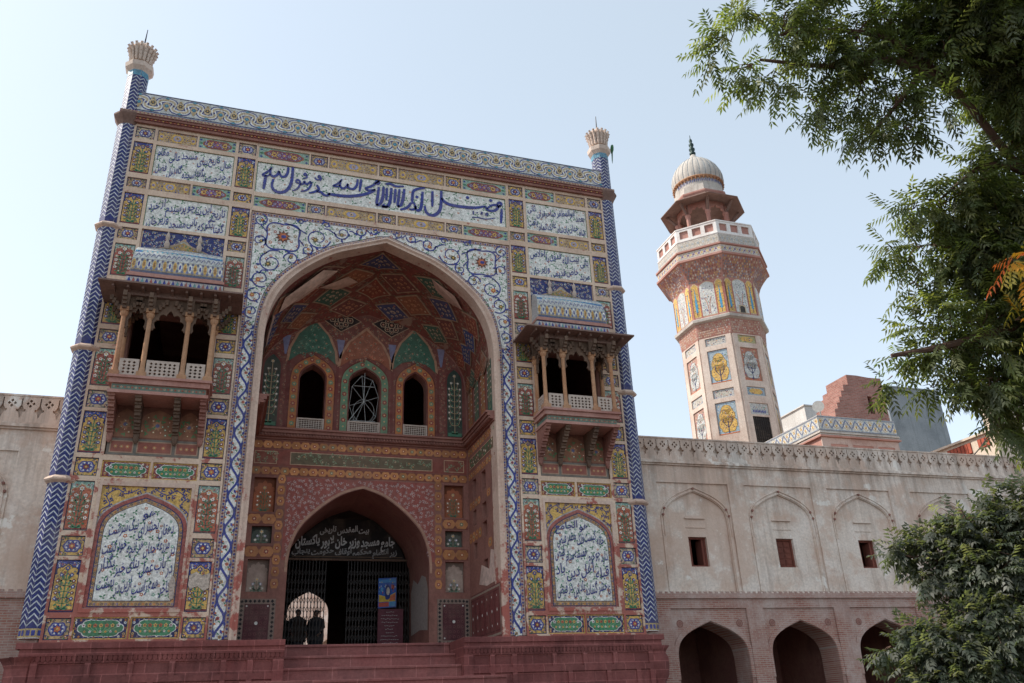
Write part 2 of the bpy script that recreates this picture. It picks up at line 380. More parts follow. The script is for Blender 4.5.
def star_panel(A, x0, z0, x1, z1):
    cx, cz = (x0 + x1) / 2, (z0 + z1) / 2; r = min(x1 - x0, z1 - z0) / 2; base = vary(R.choice([YEL, (0.55, 0.36, 0.16), CRM]))
    A.rect(x0, z0, x1, z1, NAVY, 0); A.rect(x0 + .025, z0 + .025, x1 - .025, z1 - .025, base, 1)
    for sx in (-1, 1):
        for sz in (-1, 1):
            px, pz = cx + sx * ((x1 - x0) / 2 - .075), cz + sz * ((z1 - z0) / 2 - .075)
            A.flower(px, pz, .042, ORA, WHITE, 2, 5); A.leaf(px - sx * .02, pz, math.atan2(sz, -sx * .2), .07, .018, GRN, 2); A.leaf(px, pz - sz * .02, math.atan2(-sz * .2, sx), .06, .018, BLUE, 2)
    A.lobed(cx, cz, r * .80, r * .66, BLUE, 3); A.lobed(cx, cz, r * .68, r * .54, LIL, 4)
    scroll_fill(A, lambda x, z: abs(x - cx) < (x1 - x0) / 2 - .05 and abs(z - cz) < (z1 - z0) / 2 - .05 and (x - cx) ** 2 + (z - cz) ** 2 > (r * .8) ** 2, (x0, z0, x1, z1), 2, .075, (.12, .12, .18), (MAR, BLUE, (.08, .25, .15)), .01, (.08, .22, .14))
    A.flower(cx, cz, r * .60, BLUE, ORA, 5, 8, 0.0); A.flower(cx, cz, r * .36, R.choice([MAR, ORA, RED]), YEL, 7, 6)
    for k in range(8):
        a = math.pi / 4 * k + .39; A.disc(cx + r * .52 * math.cos(a), cz + r * .42 * math.sin(a), .022, WHITE, 6, 5)
def bush(A, cx, z0, z1, hw, stem, leaf, fl, l=3, n=4):
    A.stroke([(cx, z0), (cx, z1)], .022, stem, l, 1)
    H = z1 - z0
    for i in range(n):
        z = z0 + H * (.14 + .72 * i / n); q = hw * (.95 if i < n - 1 else .6)
        for sx in (-1, 1):
            A.stroke([(cx, z), (cx + sx * q * .5, z + .02), (cx + sx * q * .82, z + H * .10)], .016, stem, l, 3)
            A.flower(cx + sx * q * .82, z + H * .115, .055, fl[i % len(fl)], WHITE if fl[i % len(fl)] != WHITE else ORA, l + 1, 5)
            A.leaf(cx + sx * q * .25, z + .02, math.pi / 2 - sx * .5, .11, .024, leaf, l); A.leaf(cx + sx * q * .5, z, -sx * .6 + (math.pi if sx < 0 else 0), .10, .022, leaf, l)
            A.disc(cx + sx * q * .45, z + H * .12, .022, fl[(i + 1) % len(fl)], l, 5)
    A.flower(cx, z1, .07, fl[0], YEL, l + 1, 6); 
    for sx in (-1, 1): A.leaf(cx, z0, math.pi / 2 - sx * .9, .16, .03, leaf, l); A.leaf(cx, z0, math.pi / 2 - sx * 1.35, .15, .03, leaf, l)
def cypress_panel(A, x0, z0, x1, z1, top=BLUE, body=YEL, stem=GRN, fl=(BLUE, MAR), worn=False):
    cx = (x0 + x1) / 2; w = x1 - x0; H = z1 - z0
    A.rect(x0, z0, x1, z1, NAVY, 0); A.rect(x0 + .02, z0 + .02, x1 - .02, z1 - .02, vary(top), 1)
    for sx in (-1, 1):
        for k in range(3):
            A.flower(cx + sx * (w * .38 - k * w * .14), z1 - .09 - .02 * k, .036, (WHITE, ORA, YEL)[k], BLUE, 2, 5)
        A.leaf(cx + sx * w * .33, z1 - .2, math.pi / 2 - sx * .3, .1, .02, WHITE, 2)
    arch = cusped(cx, w * .455, z0 + .04, z0 + H * .72, z1 - H * .07, 3)
    A.area(arch, vary(body), 3); A.stroke(arch[1:-1], .02, NAVY if body == YEL else CRM, 4, 1)
    A.rect(x0 + .03, z0 + .03, x1 - .03, z0 + .07, MAR, 5)
    bush(A, cx, z0 + .07, z1 - H * .16, w * .42, stem, GRN, fl, 6, 5)
    dkv = (.16, .13, .10) if body == YEL else tuple(q * .5 for q in body)
    scroll_fill(A, lambda x, z: abs(x - cx) < w * .38 and z0 + .1 < z < z0 + H * .78, (x0, z0, x1, z1), 4, .15, dkv, (fl[0], MAR, ORA if body == YEL else CRM), .009, (.09, .10, .20) if body == YEL else (.10, .18, .12))
    scroll_fill(A, lambda x, z: z > z0 + H * .80 and abs(x - cx) < w * .44, (x0, z0 + H * .7, x1, z1 - .03), 2, .09, tuple(min(1, q * 2.6 + .04) for q in top), (WHITE, ORA, YEL), .012, (.3, .4, .4))
def cartouche(A, x0, z0, x1, z1, kind):
    cx, cz = (x0 + x1) / 2, (z0 + z1) / 2; hw, hh = (x1 - x0) / 2, (z1 - z0) / 2
    if kind == 'yellow':
        A.rect(x0, z0, x1, z1, (0.25, 0.2, 0.28), 0); A.rect(x0 + .02, z0 + .02, x1 - .02, z1 - .02, vary((0.50, 0.34, 0.17)), 1)
        for i in range(int(hw * 2 / .085)):
            for j in range(int(hh * 2 / .085)):
                px, pz = x0 + .05 + i * .085 + (j % 2) * .04, z0 + .05 + j * .085
                if px < x1 - .04: A.disc(px + R.uniform(-.015, .015), pz + R.uniform(-.015, .015), R.uniform(.014, .028), R.choice([LIL, BLUE, MAR, LIL, CRM]), 2, 4)
        A.lobed(cx, cz, hw * .32, hh * .78, YEL, 3); A.lobed(cx, cz, hw * .2, hh * .5, LIL, 4); A.flower(cx, cz, hh * .36, YEL, BLUE, 5)
        for sx in (-1, 1): A.lobed(cx + sx * hw * .8, cz, hw * .13, hh * .62, YEL, 3); A.flower(cx + sx * hw * .8, cz, hh * .3, LIL, MAR, 4); A.flower(cx + sx * hw * .52, cz, hh * .3, YEL, BLUE, 3)
    elif kind == 'teal':
        A.rect(x0, z0, x1, z1, vary(TEAL), 0)
        for sx in (-1, 1): A.leaf(cx + sx * hw * .78, cz, 0 if sx > 0 else math.pi, hw * .2, .04, GRN, 1); A.diamond(cx + sx * hw * .9, cz + hh * .6, .05, .04, BLUE, 1); A.diamond(cx + sx * hw * .9, cz - hh * .6, .05, .04, BLUE, 1)
        A.lobed(cx, cz, hw * .80, hh * .86, (0.40, 0.15, 0.06), 1); A.lobed(cx, cz, hw * .74, hh * .74, vary((0.22, 0.065, 0.10)), 2)
        for k in range(-3, 4):
            A.flower(cx + k * hw * .2, cz, hh * (.5 if k % 2 == 0 else .3), YEL if k % 2 == 0 else LIL, MAR, 3, 6)
            for sz in (-1, 1): A.disc(cx + (k + .5) * hw * .18, cz + sz * hh * .42, .03, R.choice([LIL, ORA, YEL]), 3, 5)
        A.flower(cx, cz, hh * .5, (0.3, 0.12, 0.3), YEL, 4)
    else:
        A.rect(x0, z0, x1, z1, vary(MAR if kind == 'green2' else NAVY), 0); A.frame(x0, z0, x1, z1, .03, YEL, 1)
        for i in range(int(hw * 2 / .11)):
            for sz in (-1, 1): A.flower(x0 + .08 + i * .11, cz + sz * (hh - .07), .036, (ORA, WHITE, BLUE)[i % 3], YEL, 1, 5)
            if i in (0, int(hw * 2 / .11) - 1):
                for k in (-.5, 0, .5): A.flower(x0 + .08 + i * .11, cz + k * hh, .04, (ORA, WHITE, YEL)[int(k * 2) % 3], BLUE, 1, 5)
        A.lobed(cx, cz, hw * .86, hh * .82, WHITE, 2); A.lobed(cx, cz, hw * .82, hh * .75, vary(GRN, .2), 3)
        for k in range(-3, 4):
            A.stroke([(cx, cz - hh * .5), (cx + k * hw * .14, cz - hh * .1), (cx + k * hw * .21, cz + hh * .25)], .014, (0.25, 0.45, 0.2), 4, 3)
            A.flower(cx + k * hw * .21, cz + hh * .25, .055, (YEL, ORA, YEL, WHITE)[abs(k)], MAR, 5, 5); A.flower(cx + k * hw * .19, cz - hh * .3, .035, (WHITE, YEL)[k % 2], ORA, 5, 5)
def vine_field(A, inside, box, l=1, step=.15, cols=(ORA, GRN, YEL, BLUE), r=.035, big=.0):
    x0, z0, x1, z1 = box; P = []
    for _ in range(int((x1 - x0) * (z1 - z0) / step ** 2 * 4)):
        x, z = R.uniform(x0, x1), R.uniform(z0, z1)
        if inside(x, z) and all((x - a) ** 2 + (z - b) ** 2 > step ** 2 for a, b in P): P.append((x, z))
    for i, (x, z) in enumerate(P):
        c = cols[i % len(cols)]
        if i % 2 == 0:
            A.flower(x, z, r * R.uniform(.8, 1.3), c, WHITE if c != WHITE else ORA, l, 5, R.uniform(0, 1))
        else:
            a = R.uniform(0, 6.3); A.leaf(x, z, a, step * .65, .024, GRN, l); A.leaf(x, z, a + 2.0, step * .6, .022, GRN, l); A.leaf(x, z, a + 4.0, step * .45, .02, GRN, l)
    return P

# ------------------------------------------------------------------ Persian and Urdu lettering
_form = {}
for cp in list(range(0xFB50, 0xFC00)) + list(range(0xFE80, 0xFEFD)):
    dd = unicodedata.decomposition(chr(cp)).split()
    if len(dd) == 2 and dd[0] in ('<isolated>', '<initial>', '<medial>', '<final>'):
        _form.setdefault(chr(int(dd[1], 16)), {})[dd[0][1:-1]] = chr(cp)
    if len(dd) == 3 and dd[0] in ('<isolated>', '<final>') and dd[1] == '0644':
        _form.setdefault('\u0644' + chr(int(dd[2], 16)), {})[dd[0][1:-1]] = chr(cp)
def shape(word):
    L = []; i = 0
    while i < len(word):
        if word[i:i + 2] in _form and len(word[i:i + 2]) == 2: L.append(word[i:i + 2]); i += 2
        else: L.append(word[i]); i += 1
    out = []
    for i, ch in enumerate(L):
        f = _form.get(ch)
        if not f: out.append(ch); continue
        prev = i > 0 and 'initial' in _form.get(L[i - 1], {})
        nxt = i < len(L) - 1 and 'initial' in f and L[i + 1] in _form
        k = 'medial' if prev and nxt else 'final' if prev else 'initial' if nxt else 'isolated'
        out.append(f.get(k) or f.get('isolated') or ch)
    return ''.join(out[::-1])
_tc = {}
def word_mesh(word, bold=0.012):
    key = (word, bold)
    if key not in _tc:
        c = bpy.data.curves.new('lettering', 'FONT'); c.body = shape(word); c.resolution_u = 2; c.offset = bold; c.fill_mode = 'FRONT'
        o = bpy.data.objects.new('lettering', c); COL.objects.link(o)
        dg = bpy.context.evaluated_depsgraph_get(); dg.update()
        me = o.evaluated_get(dg).to_mesh()
        V = [(v.co.x, v.co.y) for v in me.vertices]; F = [tuple(p.vertices) for p in me.polygons]
        bpy.data.objects.remove(o); bpy.data.curves.remove(c)
        x0 = min(v[0] for v in V); x1 = max(v[0] for v in V)
        _tc[key] = ([(a - x0, b) for a, b in V], F, x1 - x0)
    return _tc[key]
def write(A, line, xr, xl, zb, size, c, l, slope=0.16, bold=0.014, sx=1.0, sag=0.0, fan=0.0):
    "right to left between xr and xl on base line zb; every word descends to the left as in nastaliq"
    words = line.split(); gap = 0.17
    tot = sum(word_mesh(w, bold)[2] for w in words) + gap * (len(words) - 1)
    k = (xr - xl) / (tot * size) if sx is None else sx
    x = xr
    for i, w in enumerate(words):
        V, F, wd = word_mesh(w, bold); wd *= size * k
        lift = slope * wd * 0.55
        h = A.b + A.lh * l
        A.add([A.mp(x - wd + a * size * k, zb + lift * (a * size * k / wd - .35) * 1.6 + b * size + (fan if i % 2 else 0), h) for a, b in V], F, c)
        x -= wd + gap * size * k
    return x

# ------------------------------------------------------------------ ground, courtyard
def sheet(name, x0, y0, x1, y1, z, mat):
    return tag(obj(name, [(x0, y0, z), (x1, y0, z), (x1, y1, z), (x0, y1, z)], [(0, 1, 2, 3)], mat), kind='structure')
GZ = -3.66
sheet('ground', -600, -600, 600, 600, GZ, 'ground')
g = Geo().box((-60, 19.0, GZ + .3), (90, 70, -0.05)); tag(g.build('courtyard_floor', 'court'), kind='structure')

# ------------------------------------------------------------------ the tiled gateway
GW = thing('gateway', 'tall gateway front covered in glazed tile panels round a deep pointed arch', 'gateway', (0, 0, GZ))
AO_r = smoothline([(3.74, 8.3), (3.735, 8.75), (3.66, 9.42), (3.48, 10.06), (3.07, 10.67), (2.44, 11.25), (1.63, 11.79), (0.8, 12.10), (0.0, 12.40)], 4)
AI_r = smoothline([(3.54, 8.3), (3.535, 8.7), (3.47, 9.29), (3.28, 9.9), (2.93, 10.49), (2.38, 11.05), (1.63, 11.58), (0.8, 11.92), (0.0, 12.22)], 4)
def both(rh, z0):   # closed arch outline: bottom left, over the apex, bottom right
    return [(-rh[0][0], z0)] + [(-x, z) for x, z in rh] + [(x, z) for x, z in rh[::-1][1:]] + [(rh[0][0], z0)]
AO = both(AO_r, 0.0); AI = both(AI_r, 0.0)
XW = 8.03; TOP = 15.40
bal_c = 6.09
# core wall behind all the panels
g = Geo()
holes = [both(AI_r, 0.0005)] + [rect(sx * bal_c - 1.08, 6.62, sx * bal_c + 1.08, 8.94) for sx in (-1, 1)]
outer = [(-XW, 0), (-AI_r[0][0], 0)] + AI[1:-1] + [(AI_r[0][0], 0), (XW, 0), (XW, TOP), (-XW, TOP)]
g.plate(outer, holes[1:], facade(0.055), 0, 0.5, rim=False)
g.box((-XW, .055, 0), (-XW + .02, 19, TOP + .4)); g.box((XW - .02, .055, 0), (XW, 19, TOP + .4))
g.box((-XW, .056, TOP), (XW, 19, TOP + .02))
g.plate([(-XW, -.1), (-1.3, -.1)] + parch(0, 1.3, -.1, 2.6, 4.35, 10)[1:-1] + [(1.3, -.1), (XW, -.1), (XW, TOP), (-XW, TOP)], [], facade(18.6), 0, .5, rim=True)
g.build('wall', 'redwall', GW)

# pier frames with a real recess for every panel
ROWS = [(.08, .58, 'star'), (.71, 1.96, 'yel'), (2.05, 2.55, 'star'), (2.68, 3.96, 'red'), (4.09, 4.58, 'star'), (4.70, 5.86, 'yel'), (5.96, 6.46, 'star'), (6.58, 7.70, 'red'), (7.84, 8.28, 'star'),
        (8.43, 9.32, 'yel'), (9.43, 9.86, 'star'), (9.98, 11.06, 'red'), (11.22, 11.62, 'star'), (11.75, 12.84, 'yel'), (13.04, 13.39, 'star'), (13.57, 14.74, 'yel'), (14.87, 15.31, 'star')]
COLS = [(7.38, 7.93), (4.31, 4.86)]
CEN = [(6.10, .08, 7.32, .60, 'green'), (4.91, .08, 6.06, .60, 'green'), (6.12, 4.07, 7.29, 4.53, 'green2'), (4.93, 4.07, 6.06, 4.53, 'green2'),
       (6.13, 13.03, 7.30, 13.43, 'yellow'), (4.95, 13.03, 6.07, 13.43, 'teal'), (6.13, 14.86, 7.30, 15.29, 'yellow'), (4.95, 14.86, 6.07, 15.29, 'teal')]
TOPROW = []
for z0, z1 in ((12.97, 13.36), (14.84, 15.29)):
    for a, b, k in ((2.63, 4.23, 'teal'), (2.02, 2.58, 'star'), (.36, 1.97, 'yellow')):
        TOPROW += [(a, z0, b, z1, k), (-b, z0, -a, z1, k)]
    TOPROW.append((-.30, z0, .30, z1, 'star'))
for sx in (-1, 1):
    hs = [rect(a, z0, b, z1) for (a, b) in COLS for z0, z1, _ in ROWS] + [rect(*c[:4]) for c in CEN]
    hs += [rect(4.95, 13.56, 7.29, 14.72), rect(4.95, 11.74, 7.29, 12.84), rect(4.95, .76, 7.26, 3.93), rect(4.95, 4.68, 7.29, 11.64)]
    Geo().plate(rect(4.27, .03, XW - .03, TOP), hs, facade(0, sx), 0, .05).build('pier_frame', 'frame', GW)
Geo().plate(rect(-4.265, 12.80, 4.265, TOP), [rect(-4.24, 13.51, 4.19, 14.69)] + [rect(*c[:4]) for c in TOPROW], facade(0.0), 0, .05).build('top_frame', 'frame', GW)

DB = (.028, .038, .24)
def newart(Y=0.045, sx=1): return Art(facade(Y, sx))
for sx in (-1, 1):
    for ci, (a, b) in enumerate(COLS):
        for z0, z1, k in ROWS:
            A = newart(sx=sx)
            if k == 'star': star_panel(A, a, z0, b, z1); nm = 'star_panel'
            elif k == 'yel': cypress_panel(A, a, z0, b, z1, BLUE, YEL, GRN, (BLUE, MAR)); nm = 'flower_panel'
            else: cypress_panel(A, a, z0, b, z1, (.24, .40, .32), (0.52, .13, .055) if z0 < 5 else (.40, .095, .06), (.08, .16, .10), (WHITE, CRM)); nm = 'flower_panel'
            if sx == -1 and ci == 1 and abs(z0 - .71) < .01:   # the worn panel whose glaze has come off
                A.area([(a + .02, 1.30), (a + .14, 1.22), (a + .3, 1.34), (a + .47, 1.27), (b - .02, 1.38), (b - .04, 1.62), (a + .36, 1.70), (a + .2, 1.60), (a + .02, 1.68)], (.55, .45, .36), 9)
            A.build(nm, 'tile', GW, tint=True)
    for x0, z0, x1, z1, k in CEN:
        A = newart(sx=sx); cartouche(A, x0, z0, x1, z1, k); A.build('cartouche_panel', 'tile', GW, tint=True)
for x0, z0, x1, z1, k in TOPROW:
    A = newart()
    if k == 'star': star_panel(A, x0, z0, x1, z1)
    else: cartouche(A, x0, z0, x1, z1, k)
    A.build('star_panel' if k == 'star' else 'cartouche_panel', 'tile', GW, tint=True)

# written panels
def flowers_bg(A, inside, box, step=.16, l=1): vine_field(A, inside, box, l, step, (ORA, (0.5, .16, .12), (.2, .42, .3), (.6, .3, .2)), .036)
def ins_panel(sx, z0, z1, lines, size):
    x0, x1 = (4.95, 7.29) if sx > 0 else (-7.29, -4.95)
    A = newart(); A.rect(x0, z0, x1, z1, GRN, 0); A.rect(x0 + .02, z0 + .02, x1 - .02, z1 - .02, WHITE, 1)
    flowers_bg(A, lambda x, z: x0 + .06 < x < x1 - .06 and z0 + .06 < z < z1 - .06, (x0, z0, x1, z1), .16, 2)
    H = (z1 - z0) / 2
    for i, s in enumerate(lines):
        write(A, s, x1 - .08, x0 + .08, z1 - H * (i + .80) - .03, size, BLUE, 5, sx=None, fan=.13, bold=.010, slope=.2)
    A.build('inscription_panel', 'tile', GW, tint=True)
ins_panel(-1, 13.56, 14.72, ['سال تاریخ بنای مسجد عالی مقام', 'از خرد جستم بگفتا سجده گاه اهل فضل'], .40)
ins_panel(-1, 11.74, 12.84, ['تاریخ این بنا چو پرسیدم از خرد', 'گفتا بگو که بانی مسجد وزیر خان'], .40)
ins_panel(1, 13.56, 14.72, ['بعهد ابوالمظفر صاحبقران ثانی', 'شاه جهان پادشاه غازی اتمام یافت'], .38)
ins_panel(1, 11.74, 12.84, ['بانی بیت الله فدوی با اخلاص', 'مرید خاص قدیمی وزیر خان'], .38)

# the long inscription: each pen stroke traced on the panel
A = newart(); A.rect(-4.24, 13.51, 4.19, 14.69, GRN, 0); A.rect(-4.215, 13.535, 4.165, 14.665, WHITE, 1)
flowers_bg(A, lambda x, z: -4.15 < x < 4.1 and 13.6 < z < 14.62, (-4.2, 13.5, 4.2, 14.7), .19, 2)
STROKES = [
    (0.091, [(-3.944, 14.197), (-3.958, 13.939), (-3.978, 13.661)]),
    (0.083, [(-3.274, 14.649), (-3.277, 14.442), (-3.351, 14.266), (-3.48, 14.263), (-3.549, 14.444)]),
    (0.083, [(-3.55, 14.454), (-3.601, 14.283), (-3.707, 14.204), (-3.815, 14.285), (-3.806, 14.502)]),
    (0.066, [(-3.776, 14.551), (-3.894, 14.367), (-4.051, 14.198), (-3.902, 14.194), (-3.806, 14.276)]),
    (0.099, [(-3.128, 14.677), (-3.126, 14.254), (-3.165, 13.952), (-3.29, 13.711), (-3.484, 13.623), (-3.659, 13.687), (-3.732, 13.864), (-3.699, 14.104)]),
    (0.066, [(-2.897, 14.082), (-2.987, 14.119), (-2.966, 14.209), (-2.886, 14.18), (-2.861, 14.061), (-2.92, 13.89), (-3.025, 13.786), (-3.093, 13.779)]),
    (0.066, [(-2.861, 14.056), (-2.767, 14.084), (-2.73, 14.188), (-2.681, 14.1), (-2.604, 14.125), (-2.548, 14.222), (-2.517, 14.13)]),
    (0.066, [(-2.494, 14.199), (-2.544, 13.996), (-2.665, 13.845), (-2.826, 13.784)]),
    (0.054, [(-2.658, 14.44), (-2.724, 14.515), (-2.763, 14.442), (-2.665, 14.417), (-2.678, 14.338), (-2.78, 14.287)]),
    (0.054, [(-2.204, 14.449), (-2.274, 14.507), (-2.296, 14.426), (-2.198, 14.412), (-2.236, 14.301)]),
    (0.054, [(-2.41, 14.41), (-2.371, 14.352), (-2.3, 14.333), (-2.223, 14.391)]),
    (0.083, [(-2.332, 14.121), (-2.258, 13.973), (-2.386, 13.842), (-2.565, 13.767)]),
    (0.083, [(-2.326, 13.864), (-2.195, 13.877), (-2.094, 13.787), (-1.97, 13.767), (-1.887, 13.878)]),
    (0.108, [(-1.973, 13.841), (-1.707, 13.835), (-1.352, 13.855), (-1.04, 13.927), (-0.727, 14.053), (-0.494, 14.194), (-0.414, 14.296)]),
    (0.083, [(-0.414, 14.286), (-0.618, 14.215), (-0.726, 14.284), (-0.577, 14.377), (-0.42, 14.511), (-0.295, 14.663)]),
    (0.091, [(-0.443, 14.518), (-0.354, 14.629), (-0.283, 14.587), (-0.351, 14.496)]),
    (0.083, [(-0.892, 14.618), (-0.911, 14.366), (-0.934, 14.115)]),
    (0.083, [(-1.01, 14.596), (-1.029, 14.361), (-1.131, 14.183), (-1.294, 14.202), (-1.327, 14.35)]),
    (0.083, [(-1.328, 14.36), (-1.384, 14.208), (-1.498, 14.138), (-1.583, 14.237), (-1.557, 14.45)]),
    (0.066, [(-1.523, 14.5), (-1.658, 14.3), (-1.795, 14.187), (-1.652, 14.181), (-1.575, 14.249)]),
    (0.092, [(-0.294, 14.409), (-0.321, 14.051), (-0.35, 13.751), (-0.293, 13.674)]),
    (0.102, [(-0.137, 14.448), (-0.147, 14.093), (-0.196, 13.832), (-0.302, 13.683), (-0.367, 13.705)]),
    (0.083, [(-0.02, 14.42), (-0.032, 13.915)]),
    (0.083, [(-0.07, 14.572), (0.092, 14.613), (0.29, 14.549), (0.562, 14.598)]),
    (0.102, [(0.133, 14.453), (0.105, 13.972), (0.036, 13.715), (-0.091, 13.665), (-0.191, 13.637)]),
    (0.074, [(-0.093, 13.763), (-0.146, 13.667), (-0.027, 13.655), (0.037, 13.709)]),
    (0.092, [(0.273, 14.434), (0.246, 13.865)]),
    (0.092, [(0.413, 14.448), (0.382, 14.076), (0.359, 13.797), (0.424, 13.754)]),
    (0.102, [(0.573, 14.488), (0.54, 14.126), (0.479, 13.84), (0.359, 13.743)]),
    (0.092, [(0.823, 13.977), (0.676, 13.753), (0.445, 13.627)]),
    (0.092, [(1.294, 14.67), (1.036, 14.573), (0.885, 14.444), (0.855, 14.16), (0.861, 14.006), (0.956, 13.945)]),
    (0.060, [(1.015, 14.244)]),
    (0.083, [(0.927, 13.923), (0.976, 13.794), (0.864, 13.703), (0.751, 13.712)]),
    (0.102, [(1.209, 14.491), (1.182, 14.051), (1.136, 13.777), (1.023, 13.698), (0.937, 13.864)]),
    (0.092, [(1.554, 14.576), (1.548, 13.936)]),
    (0.111, [(1.869, 14.644), (1.851, 14.055), (1.777, 13.776), (1.61, 13.604), (1.449, 13.594), (1.325, 13.71), (1.287, 13.925)]),
    (0.111, [(1.881, 14.352), (1.997, 14.204), (2.238, 14.122), (2.726, 14.122), (3.122, 14.173), (3.433, 14.283)]),
    (0.092, [(3.423, 14.281), (3.559, 14.134), (3.77, 14.153), (3.905, 14.296), (3.848, 14.4), (3.655, 14.344), (3.5, 14.181)]),
    (0.083, [(3.906, 14.307), (4.042, 14.445), (4.015, 14.533), (3.922, 14.494), (3.909, 14.399), (4.03, 14.386)]),
    (0.092, [(4.051, 14.275), (4.003, 13.666)]),
    (0.065, [(2.808, 14.533)]),
    (0.065, [(3.657, 14.557)]),
    (0.046, [(3.005, 14.017), (3.001, 13.86)]),
    (0.028, [(3.142, 13.962)]),
    (0.046, [(3.277, 14.018), (3.336, 13.995), (3.275, 13.939), (3.344, 13.928)]),
    (0.046, [(3.454, 13.981), (3.515, 14.002), (3.523, 13.936), (3.453, 13.924), (3.464, 13.982)]),
    (0.037, [(2.94, 13.749), (3.162, 13.774), (3.458, 13.756), (3.82, 13.861)]),
]

for w, pts in STROKES:
    if len(pts) == 1: A.disc(pts[0][0], pts[0][1], w, BLUE, 6, 8)
    else: A.stroke(pts, (lambda w: (lambda t: 1.08 * w * (.55 + .45 * math.sin(math.pi * min(1, .15 + t * .8)))))(w), BLUE, 6, 5)
A.build('inscription_panel', 'tile', GW, tint=True)

# arched panels low on the piers
for sx, lines in ((-1, ['هو', 'دهقان بحشر ای نیک سرشت', 'در مزرعه جهان هر آنچه خود کشت', 'در باب عمل بنای خیر بگذار', 'کاخر همه راست ازین در بهشت']),
                  (1, ['هو الجامع', 'خانه کیست فلک مظهر فیض', 'دارد چو حرم همیشه مدام فیض', 'قبله اهل دین باد', 'تا حشر گشاده باد این در فیض'])):
    A = newart(sx=sx); cx = 6.105
    A.rect(4.95, .76, 7.26, 3.93, MAR, 0)
    A.rect(4.99, 1.0, 7.22, 3.89, vary(YEL, .05), 1)
    out = parch(cx, 1.12, .80, 2.55, 3.72, 12)
    scroll_fill(A, lambda x, z: 5.05 < x < 7.16 and 2.5 < z < 3.83 and (z > 3.74 - abs(x - cx) * .3 - max(0, abs(x - cx) - .75) * 2.4), (5, 2.4, 7.2, 3.9), 2, .135, (.05, .06, .22), (MAR, (.06, .08, .26), NAVY), .026, (.06, .07, .2))
    for m in (-1, 1):
        A.stroke([(cx + m * .2, 3.80), (cx + m * .5, 3.66), (cx + m * .72, 3.78), (cx + m * .95, 3.60), (cx + m * .85, 3.38), (cx + m * 1.05, 3.2), (cx + m * 1.0, 2.95), (cx + m * 1.1, 2.8)], .022, BLUE, 3)
    A.area(out, (.45, .40, .38), 4); A.area(parch(cx, 1.085, .82, 2.54, 3.68, 12), vary((.36, .09, .07)), 5)
    A.area(parch(cx, 1.0, .84, 2.53, 3.58, 12), NAVY, 6); A.area(parch(cx, .975, .86, 2.53, 3.55, 12), (.46, .28, .12), 7)
    b0 = parch(cx, .945, .90, 2.53, 3.51, 24); n = len(b0)
    bl = smoothline([b0[0], b0[0]] + b0[1:-1] + [b0[-1]], 1)
    def along(pts, d):
        o = []; acc = 0
        for p, q in zip(pts, pts[1:]):
            L = math.hypot(q[0] - p[0], q[1] - p[1]); t = (d - acc % d) % d if acc else 0
            while t < L: o.append((p[0] + (q[0] - p[0]) * t / L, p[1] + (q[1] - p[1]) * t / L)); t += d
            acc += L
        return o
    for i, (x, z) in enumerate(along(b0 + [b0[0]], .085)): A.flower(x, z, .034, (BLUE, ORA, NAVY)[i % 3], YEL, 8, 5)
    win = parch(cx, .90, .97, 2.52, 3.45, 14)
    A.area(win, NAVY, 9); A.area(parch(cx, .885, .985, 2.515, 3.435, 14), WHITE, 10)
    vine_field(A, lambda x, z: abs(x - cx) < .82 and 1.05 < z < 3.40 - abs(x - cx) * .55, (5.2, 1.0, 7.0, 3.4), 11, .15, (ORA, (.6, .24, .12), (.16, .38, .26), ORA), .048)
    A.mp = facade(.045, 1); c2 = sx * cx
    for i, s in enumerate(lines):
        if i == 0: write(A, s, c2 + .28, c2 - .28, 3.06, .30, DB, 14, sx=1.0, bold=.014); continue
        zb = 3.10 - i * .485; hw = .76 if i == 1 else .85
        write(A, s, c2 + hw, c2 - hw, zb, .41, DB, 14, sx=None, fan=.10, bold=.010, slope=.3)
    if sx < 0: A.area([(c2 + .86, 1.0), (c2 + .96, 1.02), (c2 + .95, 1.5), (c2 + .87, 1.62), (c2 + .80, 1.4)], (.5, .4, .33), 15)
    A.build('inscription_panel', 'tile', GW, tint=True)
    Geo().plate(rect(4.95, .70, 7.27, 3.98), [rect(5.02, .80, 7.19, 3.86)], facade(-.005, sx), 0.02, .05).build('panel_frame', 'jamb', GW)

# the scrolling border round the great arch
A = Art(facade(0.03))
mid = [(-4.25, .05), (-4.25, 12.78), (4.25, 12.78), (4.25, .05), (3.74, .05)] + [(x, z) for x, z in AO_r] + [(-x, z) for x, z in AO_r[::-1][1:]] + [(-3.74, .05)]
A.area(mid, (.50, .36, .30), 0)
def inset(d): return [(-4.25 + d, .05), (-4.25 + d, 12.78 - d), (4.25 - d, 12.78 - d), (4.25 - d, .05), (3.74 + d, .05)] + [(x + d * .94, z + d * (.2 + .8 * i / len(AO_r))) for i, (x, z) in enumerate(AO_r)] + [(-x - d * .94, z + d * (.2 + .8 * (len(AO_r) - 1 - i) / len(AO_r))) for i, (x, z) in enumerate(AO_r[::-1][1:])] + [(-3.74 - d, .05)]
A.area(inset(.115), NAVY, 1); A.area(inset(.13), WHITE, 2)
pts = inset(.06)[:5]; edge = [(-4.19, .08), (-4.19, 12.72), (4.19, 12.72), (4.19, .08)]
for line in (edge, [(x + .055, z + .04) for x, z in [(3.74, .08)] + AO_r], [(-x - .055, z + .04) for x, z in [(3.74, .08)] + AO_r]):
    for i, (x, z) in enumerate(along(line, .085)): A.diamond(x, z, .034, .034, (BLUE, MAR)[i % 2], 1)
